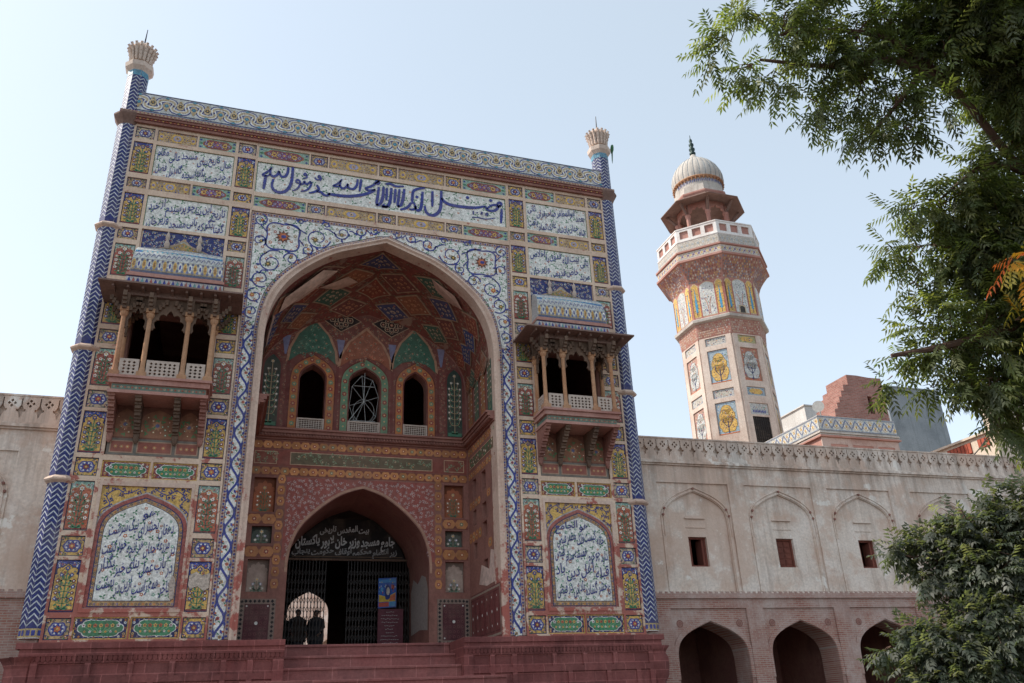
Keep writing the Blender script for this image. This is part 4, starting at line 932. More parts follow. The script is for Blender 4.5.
# painting inside the small niches beside the door
for s in (-1, 1):
    A = Art(facade(YB + .155, s))
    for (x0, z0, x1, z1), c in zip(RN, ((.30, .10, .05), (.07, .085, .07), (.34, .26, .21))):
        A.rect(x0, z0, x1, z1, tuple(q * .5 for q in c), 0); A.area(cusped((x0 + x1) / 2, (x1 - x0) * .46, z0 + .03, z0 + (z1 - z0) * .6, z1 - .06, 5), c, 1)
        if z1 - z0 > .9 and z0 > 3: bush(A, (x0 + x1) / 2, z0 + .06, z1 - .3, .24, (.12, .14, .08), (.1, .16, .1), ((.4, .3, .2), (.36, .12, .06)), 2, 4)
        if z0 < 3.5: bush(A, (x0 + x1) / 2, z0 + .04, z0 + .38, .22, (.2, .18, .12), (.13, .2, .14), ((.45, .4, .32), (.3, .3, .36)), 2, 2)
    A.build('niche_painting', 'fresco', GW, tint=True)
    # side wall painting: bands and tall arched panels
    A = Art((lambda s: lambda u, v, h: (s * (3.546 - h), u, v))(s))
    def trow(z0, z1, x0, x1, c=OR):
        h = z1 - z0; n = max(1, int(round((x1 - x0) / (h * 1.05)))); w = (x1 - x0) / n
        for i in range(n): A.lobed(x0 + (i + .5) * w, (z0 + z1) / 2, w * .48, h * .46, vary(c, .25), 1); A.flower(x0 + (i + .5) * w, (z0 + z1) / 2, h * .24, R.choice([MAR, (.12, .16, .1)]), CRM, 2, 6)
    trow(6.08, 6.36, .1, 3.2); trow(5.25, 5.5, .1, 3.2)
    A.rect(.1, 5.56, 3.2, 6.02, (.22, .08, .06), 1); A.frame(.3, 5.6, 3.0, 5.98, .025, (.4, .26, .17), 3); A.rect(.3, 5.6, 3.0, 5.98, (.12, .095, .06), 2)
    vine_field(A, lambda x, z: .4 < x < 2.9 and 5.65 < z < 5.93, (.3, 5.6, 3.0, 6.0), 4, .12, ((.34, .14, .06), (.15, .26, .15), CRM, (.18, .3, .2)), .045)
    trow(4.22, 4.50, .75, 1.15); trow(4.22, 4.5, 1.85, 3.1); trow(2.66, 2.98, .7, 1.15); trow(3.14, 3.5, 1.8, 3.2)
    for u in (.5, 1.25, 2.0, 2.75):
        A.area(parch(u, .31, 6.76, 8.55, 9.1, 8), (.16, .05, .04), 1); A.area(parch(u, .25, 6.82, 8.5, 9.0, 8), (.06, .11, .08) if u in (.5, 2.0) else (.3, .11, .05), 2)
        bush(A, u, 6.95, 8.7, .22, (.3, .22, .12), (.1, .18, .1), ((.38, .3, .24), (.34, .14, .08)), 3, 6)
    A.area([(.08, 1.62), (1.4, 1.6), (2.2, 1.75), (1.9, 2.3), (1.1, 2.05), (.9, 2.6), (.5, 2.5), (.45, 3.2), (.08, 3.6)], (.46, .35, .29), 1)   # bare plaster where the paint fell
    A.build('side_painting', 'vault_fresco', GW, tint=True)
    # dado of carved red slabs with white studs
    A = Art((lambda s: lambda u, v, h: (s * (3.54 - h), u, v))(s)); A.rect(.05, .05, 3.2, 1.52, (.20, .06, .055), 1); A.frame(.08, .1, 3.2, 1.48, .06, (.34, .26, .2), 2)
    for k in range(6): A.frame(.2 + k * .5, .22, .64 + k * .5, 1.36, .03, (.12, .035, .035), 2); A.diamond(.42 + k * .5, .8, .045, .06, WHITE, 3); A.diamond(.42 + k * .5, 1.2, .03, .04, WHITE, 3); A.diamond(.42 + k * .5, .4, .03, .04, WHITE, 3)
    A.build('dado', 'paint', GW, tint=True)
    A = Art(facade(YB - .03, s)); A.box((min(s * 2.46, s * 3.5), YB - .03, .05), (max(s * 2.46, s * 3.5), YB, 1.46), (.27, .19, .15)); 
    for x, z in along(rect(2.53, .14, 3.42, 1.39) + [(2.53, .14)], .125): A.diamond(x, z, .05, .05, BLK if (x + z) > 0 else MAR, 1)
    A.rect(2.62, .22, 3.34, 1.31, (.11, .035, .04), 2)
    for i in range(5):
        for j in range(7): A.flower(2.72 + i * .135, .32 + j * .15, .06, (.16, .06, .06), (.08, .025, .03), 3, 6)
    for x, z in ((2.68, .28), (3.28, .28), (2.68, 1.25), (3.28, 1.25)): A.disc(x, z, .025, WHITE, 5)
    A.disc(2.98, .77, .05, WHITE, 5)
    A.build('dado', 'paint', GW, tint=True)
# pierced stone screens and the iron star grille in the upper windows
for (cx, hw, *_), z1 in zip(WINS, (7.18, 7.18, 7.18)):
    g = Geo(); x0, x1 = cx - hw - .02, cx + hw + .02; y0 = YB - .02
    for r in ((x0, 6.73, x1, 6.79), (x0, z1 - .05, x1, z1), (x0, 6.79, x0 + .05, z1 - .05), (x1 - .05, 6.79, x1, z1 - .05)): g.box((r[0], y0, r[1]), (r[2], y0 + .08, r[3]))
    n = int((x1 - x0) / .075)
    for i in range(1, n): x = x0 + (x1 - x0) * i / n; g.box((x - .013, y0 + .02, 6.78), (x + .013, y0 + .05, z1 - .04))
    for j in range(1, 6): z = 6.77 + (z1 - 6.80) * j / 6; g.box((x0 + .04, y0 + .024, z - .012), (x1 - .04, y0 + .046, z + .012))
    g.build('window_screen', 'jali', GW)
g = Geo(); cx = -.05; y = YB + .12
ctr = (cx, y, 7.95)
for k in range(8):
    a = math.pi / 4 * k + .2; e = (cx + .5 * math.cos(a), y, 7.95 + .95 * math.sin(a)); g.tube([ctr, e], .008, 4)
    a2 = a + math.pi / 4; e2 = (cx + .5 * math.cos(a2), y, 7.95 + .95 * math.sin(a2)); g.tube([e, e2], .008, 4)
g.tube([(cx + .36 * math.cos(a), y, 7.6 + .42 * math.sin(a)) for a in [i * math.pi / 8 for i in range(17)]], .008, 4)
g.tube([(cx, y, 9.0), ctr, (cx - .5, y, 7.2)], .012, 4); g.tube([(cx - .4, y, 7.25), (cx + .4, y, 7.25)], .012, 4); g.tube([(cx - .36, y, 8.5), (cx + .36, y, 8.5)], .012, 4)
g.build('window_grille', 'horn', GW)
# floor of the recess and the dark hall behind the doorway
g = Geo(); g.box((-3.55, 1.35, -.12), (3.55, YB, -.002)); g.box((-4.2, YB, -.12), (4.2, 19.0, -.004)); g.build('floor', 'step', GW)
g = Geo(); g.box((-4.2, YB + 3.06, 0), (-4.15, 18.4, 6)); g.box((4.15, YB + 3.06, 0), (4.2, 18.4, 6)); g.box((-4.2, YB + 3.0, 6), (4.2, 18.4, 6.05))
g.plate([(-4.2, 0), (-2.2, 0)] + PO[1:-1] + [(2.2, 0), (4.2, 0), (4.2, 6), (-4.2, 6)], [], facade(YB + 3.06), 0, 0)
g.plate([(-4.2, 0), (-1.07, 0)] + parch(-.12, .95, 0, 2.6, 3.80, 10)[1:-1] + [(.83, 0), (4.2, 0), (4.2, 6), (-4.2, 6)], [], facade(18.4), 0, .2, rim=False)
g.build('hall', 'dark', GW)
A = Art(lambda u, v, h: (2.195 - h, u, v)); A.area([(3.45, .55), (4.6, .66), (5.9, .6), (6.0, 2.0), (5.6, 2.4), (4.9, 2.15), (4.3, 2.35), (3.7, 2.2), (3.42, 1.8)], (.42, .38, .34), 1); A.build('bare_plaster', 'paint', GW, tint=True)

# ------------------------------------------------------------------ projecting balconies
def balcony(sx):
    cx = sx * bal_c; YF = -.95
    mp = lambda Y: (lambda u, v, h: (cx + u, Y - h, v))
    g = Geo(); g.box((cx - 1.30, YF - .06, 6.50), (cx + 1.30, .05, 6.57)); g.box((cx - 1.25, YF, 6.36), (cx + 1.25, .05, 6.50)); g.box((cx - 1.17, YF + .07, 6.17), (cx + 1.17, .05, 6.36)); g.box((cx - 1.24, YF - .01, 6.08), (cx + 1.24, .05, 6.17))
    B = g.build('balcony', 'pinkstone', GW)
    A = Art(mp(YF + .068)); A.rect(-1.16, 6.19, 1.16, 6.34, (.10, .15, .12), 1)
    for i in range(26): A.flower(-1.1 + i * .088, 6.265, .035, ((.4, .3, .2), (.3, .1, .06))[i % 2], MAR, 2, 5)
    A.mp = lambda u, v, h: (cx - 1.172 - h, u, v); A.rect(-.86, 6.19, .04, 6.34, (.10, .15, .12), 1)
    A.build('slab_painting', 'fresco', B, tint=True)
    xs = (-1.16, -.50, .50, 1.16)
    def col(x, y):
        g = Geo(); r = .066
        g.box((x - .12, y - .12, 6.571), (x + .12, y + .12, 6.70)); g.lathe([(r + .035, 6.70), (r + .02, 6.76), (r, 6.86), (r * .88, 8.30), (r + .02, 8.34), (r + .04, 8.39), (r + .04, 8.46)], 10, (x, y)); g.box((x - .11, y - .11, 8.46), (x + .11, y + .11, 8.58))
        g.build('column', 'column', B)
        h = Geo()     # spreading bracket on top of the column
        for d in ((-1, 0), (1, 0), (0, -1)):
            for i in range(4):
                o = .10 + .075 * i; z = 8.52 + .09 * i
                h.box((x + min(d[0] * o, d[0] * (o + .09)) - (.05 if d[0] == 0 else 0), y + min(d[1] * o, d[1] * (o + .09)) - (.05 if d[1] == 0 else 0), z - .02), (x + max(d[0] * o, d[0] * (o + .09)) + (.05 if d[0] == 0 else 0), y + max(d[1] * o, d[1] * (o + .09)) + (.05 if d[1] == 0 else 0), z + .13))
        h.box((x - .1, y - .1, 8.58), (x + .1, y + .1, 8.95)); h.build('column_bracket', 'wood', B)
    for x in xs: col(cx + x, YF + .10)
    for x in (-1.16, 1.16): col(cx + x, -.12)
    # cusped boards between the columns, beam above
    for i in range(3):
        a, b = xs[i] + .05, xs[i + 1] - .05; m2 = (a + b) / 2
        Geo().plate([(a, 8.0), (a + .06, 8.0)] + cusped(m2, (b - a) / 2 - .06, 8.0, 8.05, 8.62, 5)[1:-1] + [(b - .06, 8.0), (b, 8.0), (b, 8.95), (a, 8.95)], [], mp(YF + .13), 0, .06).build('arch_board', 'wood', B)
    for s in (-1, 1):
        Geo().plate([(-.80, 8.0), (-.74, 8.0)] + cusped(-.49, .25, 8.0, 8.05, 8.62, 5)[1:-1] + [(-.24, 8.0), (-.18, 8.0), (-.18, 8.95), (-.80, 8.95)], [], (lambda s: lambda u, v, h: (cx + s * (1.16 + h), u, v))(s), 0, .06).build('arch_board', 'wood', B)
    # railing panels of pierced stone
    def rail(p0, p1):
        g = Geo(); dx, dy = p1[0] - p0[0], p1[1] - p0[1]; Ln = math.hypot(dx, dy); ux, uy = dx / Ln, dy / Ln
        m = lambda u, v, h: (p0[0] + ux * u + uy * h, p0[1] + uy * u - ux * h, v)
        hs = []; nx = max(2, int((Ln - .12) / .105)); w = (Ln - .12) / nx
        for i in range(nx):
            for j in range(4):
                a = .06 + i * w + .016; z = 6.66 + j * .095
                hs.append([(a + w / 2 - .016, z), (a + w - .032, z + .038), (a + w / 2 - .016, z + .076), (a, z + .038)])
        g.plate(rect(0, 6.58, Ln, 7.08), hs, m, .03, .06); g.plate(rect(0, 6.58, Ln, 7.08), hs, m, -.03, 0)
        g.build('railing_panel', 'jali', B)
    for i in range(3): rail((cx + xs[i] + .09, YF + .10), (cx + xs[i + 1] - .09, YF + .10))
    for s in (-1, 1): rail((cx + s * 1.16, -.24), (cx + s * 1.16, YF + .22))
    # deep sloping eave and entablature
    g = Geo()
    g.box((cx - 1.26, YF, 8.95), (cx + 1.26, 0, 9.12))
    E0, E1 = 1.86, 1.30
    V = [(cx - E0, -1.38, 9.10), (cx + E0, -1.38, 9.10), (cx + E0, 0, 9.10), (cx - E0, 0, 9.10), (cx - E0, -1.38, 9.15), (cx + E0, -1.38, 9.15), (cx + E0, 0, 9.15), (cx - E0, 0, 9.15),
         (cx - E1, -.82, 9.34), (cx + E1, -.82, 9.34), (cx + E1, 0, 9.34), (cx - E1, 0, 9.34)]
    g.add(V, [(0, 3, 2, 1), (0, 1, 5, 4), (1, 2, 6, 5), (3, 0, 4, 7), (4, 5, 9, 8), (5, 6, 10, 9), (7, 4, 8, 11), (8, 9, 10, 11)])
    for k in range(9): x = cx - 1.5 + k * .375; g.box((x - .03, -1.25, 9.02), (x + .03, -.8, 9.10))
    g.build('eave', 'eavestone', B)
    A = Art(mp(-1.385)); 
    # strip of white and blue tile over the eave
    A.mp = mp(-.80); A.box((cx - 1.28, -.80, 9.34), (cx + 1.28, 0, 9.62), (.5, .48, .46))
    for i in range(22): A.leaf(-1.2 + i * .1145, 9.36, math.pi / 2, .22, .04, (BLUE, (.35, .1, .08), BLUE, (.12, .3, .3))[i % 4], 1)
    A.rect(-1.28, 9.585, 1.28, 9.62, NAVY, 1)
    A.build('tile_strip', 'tile', B, tint=True)
    g = Geo().box((cx - 1.30, -.84, 9.62), (cx + 1.30, 0, 9.70)); g.box((cx - 1.24, -.78, 9.70), (cx + 1.24, 0, 9.76)); g.build('roof_moulding', 'pinkstone', B)
    # curved tiled roof
    prof = [(-.74, 9.76), (-.75, 9.98), (-.74, 10.20), (-.68, 10.42), (-.56, 10.62), (-.38, 10.78), (-.14, 10.90), (.03, 10.95)]
    A = Art(None); n = len(prof)
    def rmap(u, t, h):
        f = t * (n - 1); i = min(int(f), n - 2); q = f - i
        y = prof[i][0] + (prof[i + 1][0] - prof[i][0]) * q; z = prof[i][1] + (prof[i + 1][1] - prof[i][1]) * q
        w = 1.22 - .12 * t * t; return (cx + u * w, y - h * .8, z + h * .6 + .05 * t * (1 - u * u))
    A.mp = rmap; NU = 12
    A.add([rmap(-1 + 2 * i / NU, j / 14, 0) for j in range(15) for i in range(NU + 1)], [(j * (NU + 1) + i, j * (NU + 1) + i + 1, (j + 1) * (NU + 1) + i + 1, (j + 1) * (NU + 1) + i) for j in range(14) for i in range(NU)], (.57, .57, .53))
    A.F.append(tuple(range(len(A.V), len(A.V) + n + 1))); A.C.append((.5, .5, .5)); A.V += [(cx - 1.22 + .12 * (i / (n - 1)) ** 2, y, z) for i, (y, z) in enumerate(prof)] + [(cx - 1.16, .03, 9.76)]
    A.F.append(tuple(range(len(A.V), len(A.V) + n + 1))); A.C.append((.5, .5, .5)); A.V += [(cx + 1.22 - .12 * (i / (n - 1)) ** 2, y, z) for i, (y, z) in enumerate(prof)] + [(cx + 1.16, .03, 9.76)]
    def strip(t0, t1, c, l): A.area([(-.99 + 1.98 * i / 12, t0) for i in range(13)] + [(.99 - 1.98 * i / 12, t1) for i in range(13)], c, l)
    strip(.0, .06, (.10, .12, .2), 1); strip(.06, .30, (.42, .32, .16), 1); strip(.46, .53, (.06, .16, .38), 1); strip(.30, .46, (.40, .45, .46), 1)
    for i in range(18):
        u = -.95 + i * .1115; A.disc(u, .18, .040, WHITE if i % 2 else YEL, 3, 8, .10); A.disc(u, .18, .022, BLUE if i % 2 else (.4, .2, .08), 4, 6, .055); A.diamond(u + .055, .10, .028, .045, (.20, .23, .38), 3); A.diamond(u + .055, .27, .028, .035, (.14, .15, .25), 3)
        A.stroke([(u, .34), (u + .03, .38), (u + .06, .43), (u + .09, .37)], .012, BLUE, 3, 2); A.stroke([(u, .60), (u + .03, .66), (u + .06, .72), (u + .09, .64)], .012, (.16, .2, .42), 3, 2); A.stroke([(u, .80), (u + .04, .86), (u + .08, .80)], .012, (.2, .24, .42), 3, 2)
        A.disc(u, .5, .02, (.1, .4, .5), 3, 5, .03)
    A.build('roof', 'tile', B, tint=True)
    # pediment, finials and blue panels on the wall behind the roof
    A = Art(mp(.04)); A.rect(-1.15, 10.5, 1.17, 11.63, (.022, .034, .17), 0)
    scroll_fill(A, lambda x, z: abs(x) < 1.1 and 10.75 < z < 11.58, (-1.15, 10.6, 1.15, 11.63), 1, .12, (.42, .46, .5), (ORA, WHITE, YEL, RED), .02, (.5, .42, .2))
    for gr, c, l in ((.0, (.45, .30, .2), 4), (.04, (.40, .42, .36), 5)):
        A.area(smoothline([(-1.14 + gr, 10.75), (-.85, 10.98 - gr), (-.45, 11.15 - gr), (-.2, 11.26 - gr), (0, 11.43 - gr * 1.6), (.2, 11.26 - gr), (.45, 11.15 - gr), (.85, 10.98 - gr), (1.14 - gr, 10.75)], 4), c, l)
    A.area([(-.46, 10.98), (-.36, 11.12), (0, 11.32), (.36, 11.12), (.46, 10.98)], (.46, .28, .09), 6); vine_field(A, lambda x, z: abs(x) < .36 and 10.96 < z < 11.26 - abs(x) * .5, (-.4, 10.9, .4, 11.3), 7, .07, (NAVY, MAR, BLUE, ORA), .03)
    for i in range(20): A.diamond(-.85 + i * .09, 10.88, .03, .04, (.14, .36, .36), 6)
    A.build('pediment', 'tile', B, tint=True)
    for x in (-.45, .45): Geo().lathe([(.04, 11.02), (.07, 11.08), (.08, 11.18), (.05, 11.26), (.04, 11.30), (.065, 11.38), (.06, 11.46), (.02, 11.56), (.012, 11.62)], 10, (cx + x, -.06)).build('finial', 'jali', B)
    for s in (-1, 1):
        A = Art(facade(.045)); x0, x1 = sorted((cx + s * 1.16, cx + s * 1.19)); A.rect(x0, 4.7, x1, 11.6, (.4, .3, .22), 0); A.build('margin', 'frame', B)
    # wall under and behind the balcony: painted panels and stepped brackets
    A = Art(mp(.045)); 
    A.plate(rect(-1.19, 4.66, 1.19, 9.9), [rect(-1.06, 6.64, 1.06, 8.92)], mp(.045), 0, 0, (.16, .075, .055))
    A.rect(-1.17, 4.70, 1.17, 5.16, (.14, .13, .11), 1)
    for a, b in ((-1.1, -.52), (-.44, .44), (.52, 1.1)): A.frame(a, 4.76, b, 5.10, .03, (.3, .2, .14), 3); A.rect(a, 4.76, b, 5.10, (.22, .08, .06), 2); [A.flower(a + (b - a) * q, 4.93, .06, (.38, .16, .08), (.4, .36, .2), 3, 6) for q in (.25, .5, .75)]
    for a, b in ((-1.05, -.55), (-.42, .42), (.55, 1.05)):
        A.area(parch((a + b) / 2, (b - a) / 2, 5.2, 5.6, 6.0, 8), (.24, .12, .075), 2); A.flower((a + b) / 2, 5.55, .16, (.36, .2, .12), (.13, .15, .26), 3, 8)
        vine_field(A, lambda x, z: a + .05 < x < b - .05 and 5.25 < z < 5.8, (a, 5.2, b, 5.9), 5, .11, ((.4, .26, .12), (.4, .13, .06), (.14, .2, .12)), .035)
    A.build('back_panel', 'fresco', B, tint=True)
    for x in (-1.13, -.48, .48, 1.13):
        g = Geo(); y = .04
        for i in range(6):
            z0 = 5.18 + i * .15; g.box((cx + x - .075, y - .12 - i * .15, z0), (cx + x + .075, .04, z0 + .149)); g.box((cx + x - .085, y - .17 - i * .15, z0 + .09), (cx + x + .085, y - .10 - i * .15, z0 + .16))
        g.lathe([(.03, 5.0), (.07, 5.06), (.08, 5.18)], 8, (cx + x, -.04)); g.build('bracket', 'redwall' if x in (-1.13, 1.13) else 'wood', B)
for sx in (-1, 1): balcony(sx)

# ------------------------------------------------------------------ plinth of the gateway
for sx in (-1, 1):
    mpl = facade(-.2, sx); x0, x1 = 2.35, 8.05
    g = Geo(); hs = []
    for r_, (za, zb) in enumerate(((-.78, -.46), (-1.30, -.92), (-1.86, -1.44), (-2.4, -2.0), (-3.3, -2.6))):
        x = 2.62
        while x < 7.8:
            w = (1.05, 1.5, .8)[(int(x * 7) + r_) % 3]; w = min(w, 7.9 - x)
            if x < 3.5: w = .48 if x < 3.1 else .5
            if w > .25: hs.append(rect(x, za, x + w, zb))
            x += w + .13
    g.plate(rect(x0, GZ, x1, -.30), hs, mpl, 0, .05); g.plate(rect(x0, GZ, x1, -.30), [], facade(-.150, sx), 0, 0)
    g.box((min(sx * x0, sx * x1), -.13, GZ), (max(sx * x0, sx * x1), .05, -.0))
    g.box((min(sx * (x0 + .002), sx * 8.40), -.30, -.14), (max(sx * (x0 + .002), sx * 8.40), .06, -.001)); g.box((min(sx * (x0 + .004), sx * 8.32), -.255, -.30), (max(sx * (x0 + .004), sx * 8.32), .06, -.14))
    g.box((min(sx * x0, sx * 3.54), .05, GZ), (max(sx * x0, sx * 3.54), 1.5, -.005))
    # carved leaf band under the moulding
    for i in range(int(6.2 / .11)):
        x = x0 + .06 + i * .11; g.add([mpl(x - .045, -.30, .045), mpl(x + .045, -.30, .045), mpl(x + .05, -.38, .03), mpl(x, -.44, .012), mpl(x - .05, -.38, .03)], [(0, 1, 2, 3, 4)])
    Pn = g.build('plinth', 'plinth', GW)
    g = Geo().lathe([(.42, GZ), (.42, -2.2), (.3, -2.1), (.28, -1.9), (.38, -1.7), (.40, -1.55), (.28, -1.36), (.26, -1.28), (.36, -1.12), (.40, -.85), (.40, -.62), (.33, -.5), (.36, -.42), (.46, -.30)], 20, (sx * 8.25, .12)) if sx > 0 else \
        Geo().lathe([(.55, GZ), (.55, -2.2), (.50, -1.25), (.46, -1.15), (.40, -1.0), (.40, -.55), (.47, -.42), (.56, -.32)], 8, (sx * 8.25, .2), math.pi / 8)
    g.build('corner_pedestal', 'plinth', GW, smooth=sx > 0)

# steps climbing between the two halves of the plinth
ST = thing('stone_steps', 'flight of worn red stone steps climbing to the dark doorway', 'steps', (0, -2.5, GZ))
for i in range(11):
    z1 = -.001 - i * .333 if i else -.003; y0 = 1.36 - i * .68; y1 = y0 + .85 if i else y0 + .05
    if i == 0: y0, y1 = 1.30, 1.5
    wd = 2.345 if y0 > -.25 else 3.4
    g = Geo(); g.box((-wd, y0, z1 - .06), (wd, y1, z1)); g.box((-wd, y0 + .04, max(GZ, z1 - .34)), (wd, y1, z1 - .06)); g.build('step', 'step', ST)

# ------------------------------------------------------------------ doorway: gate, sign, notice board, people
FG = thing('folding_gate', 'dark iron lattice gate drawn half open across the doorway', 'gate', (0, 6.2, 0))
def lattice(x0, x1):
    g = Geo(); n = int((x1 - x0) / .105); y = 6.2
    for i in range(n + 1): x = x0 + (x1 - x0) * i / n; g.box((x - .014, y - .012, .02), (x + .014, y + .012, 3.12))
    for z in [.2 + k * .30 for k in range(9)]:
        for i in range(n):
            a = x0 + (x1 - x0) * i / n; b = x0 + (x1 - x0) * (i + 1) / n
            for p, q in (((a, z), (b, z + .22)), ((b, z), (a, z + .22))): g.tube([(p[0], y - .016, p[1]), (q[0], y - .016, q[1])], .010, 4)
    g.build('gate_leaf', 'iron', FG)
lattice(-2.15, -.72); lattice(.04, 2.15)
Geo().box((-2.2, 6.15, 3.12), (2.2, 6.25, 3.19)).build('top_rail', 'wood', FG)
SG = thing('signboard', 'black arched board with white Urdu writing above the iron gate', 'sign', (0, 6.1, 3.2))
arc = [(-1.98, 3.20)] + [(x * .955, z) for x, z in PO[1:-1] if z > 3.2 and z < 4.6] + [(1.98, 3.20)]
bm_ = Geo().prism([(a, b) for a, b in arc], facade(6.18), 0, .05); bm_.C = [(.014, .011, .010)] * len(bm_.F); bm_.build('board', 'paint', SG, tint=True)
A = Art(facade(6.12)); WT = (.62, .62, .60)
write(A, 'بیت المقدس تاریخی', .70, -1.0, 4.06, .28, WT, 1, sx=None, bold=.03)
write(A, 'جامع مسجد وزیر خان لاہور پاکستان', 1.62, -1.80, 3.62, .42, WT, 1, sx=None, bold=.035)
write(A, 'زیر انتظام محکمہ اوقاف حکومت پنجاب', 1.70, -1.90, 3.32, .26, (.36, .36, .35), 1, sx=None, bold=.03)
A.rect(-1.9, 3.23, 1.9, 3.25, (.2, .13, .08), 1)
A.build('lettering', 'paint', SG, tint=True)
NB = thing('notice_board', 'maroon standing notice board with a bright blue and yellow poster on top', 'notice board', (1.45, 5.85, 0))
g = Geo(); g.box((1.04, 5.85, .12), (1.90, 5.89, 1.48)); g.build('board', flat('maroon_board', (.13, .035, .045)), NB)
g = Geo(); [g.box((x - .02, 5.89, 0), (x + .02, 5.93, 1.6)) for x in (1.14, 1.80)]; [g.box((x - .03, 5.7, 0), (x + .03, 6.05, .03)) for x in (1.14, 1.80)]; g.build('stand', 'iron', NB)
A = Art(facade(5.848))
for i, w in enumerate((.3, .62, .66, .6, .4, .35, .3, .62, .66, .58)):
    z = 1.38 - i * .11; c = 1.47
    k = int(w / .07)
    for j in range(k): A.stroke([(c - w / 2 + j * .07, z + R.uniform(-.01, .01)), (c - w / 2 + j * .07 + .025, z + R.uniform(-.02, .02)), (c - w / 2 + j * .07 + .052, z)], .012, (.5, .47, .45), 1, 2)
A.build('lettering', 'paint', NB, tint=True)
A = Art(lambda u, v, h: (1.03 + u * .62, 5.84 - h, 1.50 + v * .98 + u * .04)); A.rect(0, 0, 1, 1, (.04, .12, .42), 0)
A.rect(.04, .84, .96, .96, (.06, .25, .55), 1); A.rect(.04, .04, .6, .18, (.5, .08, .06), 1); A.rect(.6, .04, .96, .2, (.08, .3, .55), 1); A.area([(.04, .2), (.96, .2), (.96, .5), (.5, .36), (.04, .45)], (.62, .42, .06), 1); A.area([(.6, .22), (.95, .24), (.95, .46), (.7, .4)], (.55, .15, .08), 2)
A.area(smoothline([(.4, .3), (.62, .3), (.68, .5), (.62, .72), (.48, .78), (.38, .62)], 3, True), (.03, .05, .2), 2); A.disc(.54, .55, .1, (.55, .5, .45), 3, 8, .14); A.disc(.2, .62, .08, (.12, .35, .6), 2); A.disc(.8, .68, .09, (.5, .12, .1), 2)
for i in range(24): A.disc(R.uniform(.06, .94), R.uniform(.5, .95), .028, R.choice([(.6, .5, .1), (.1, .4, .6), (.6, .6, .6), (.5, .1, .1)]), 2, 5)
A.build('poster', 'paint', NB, tint=True)

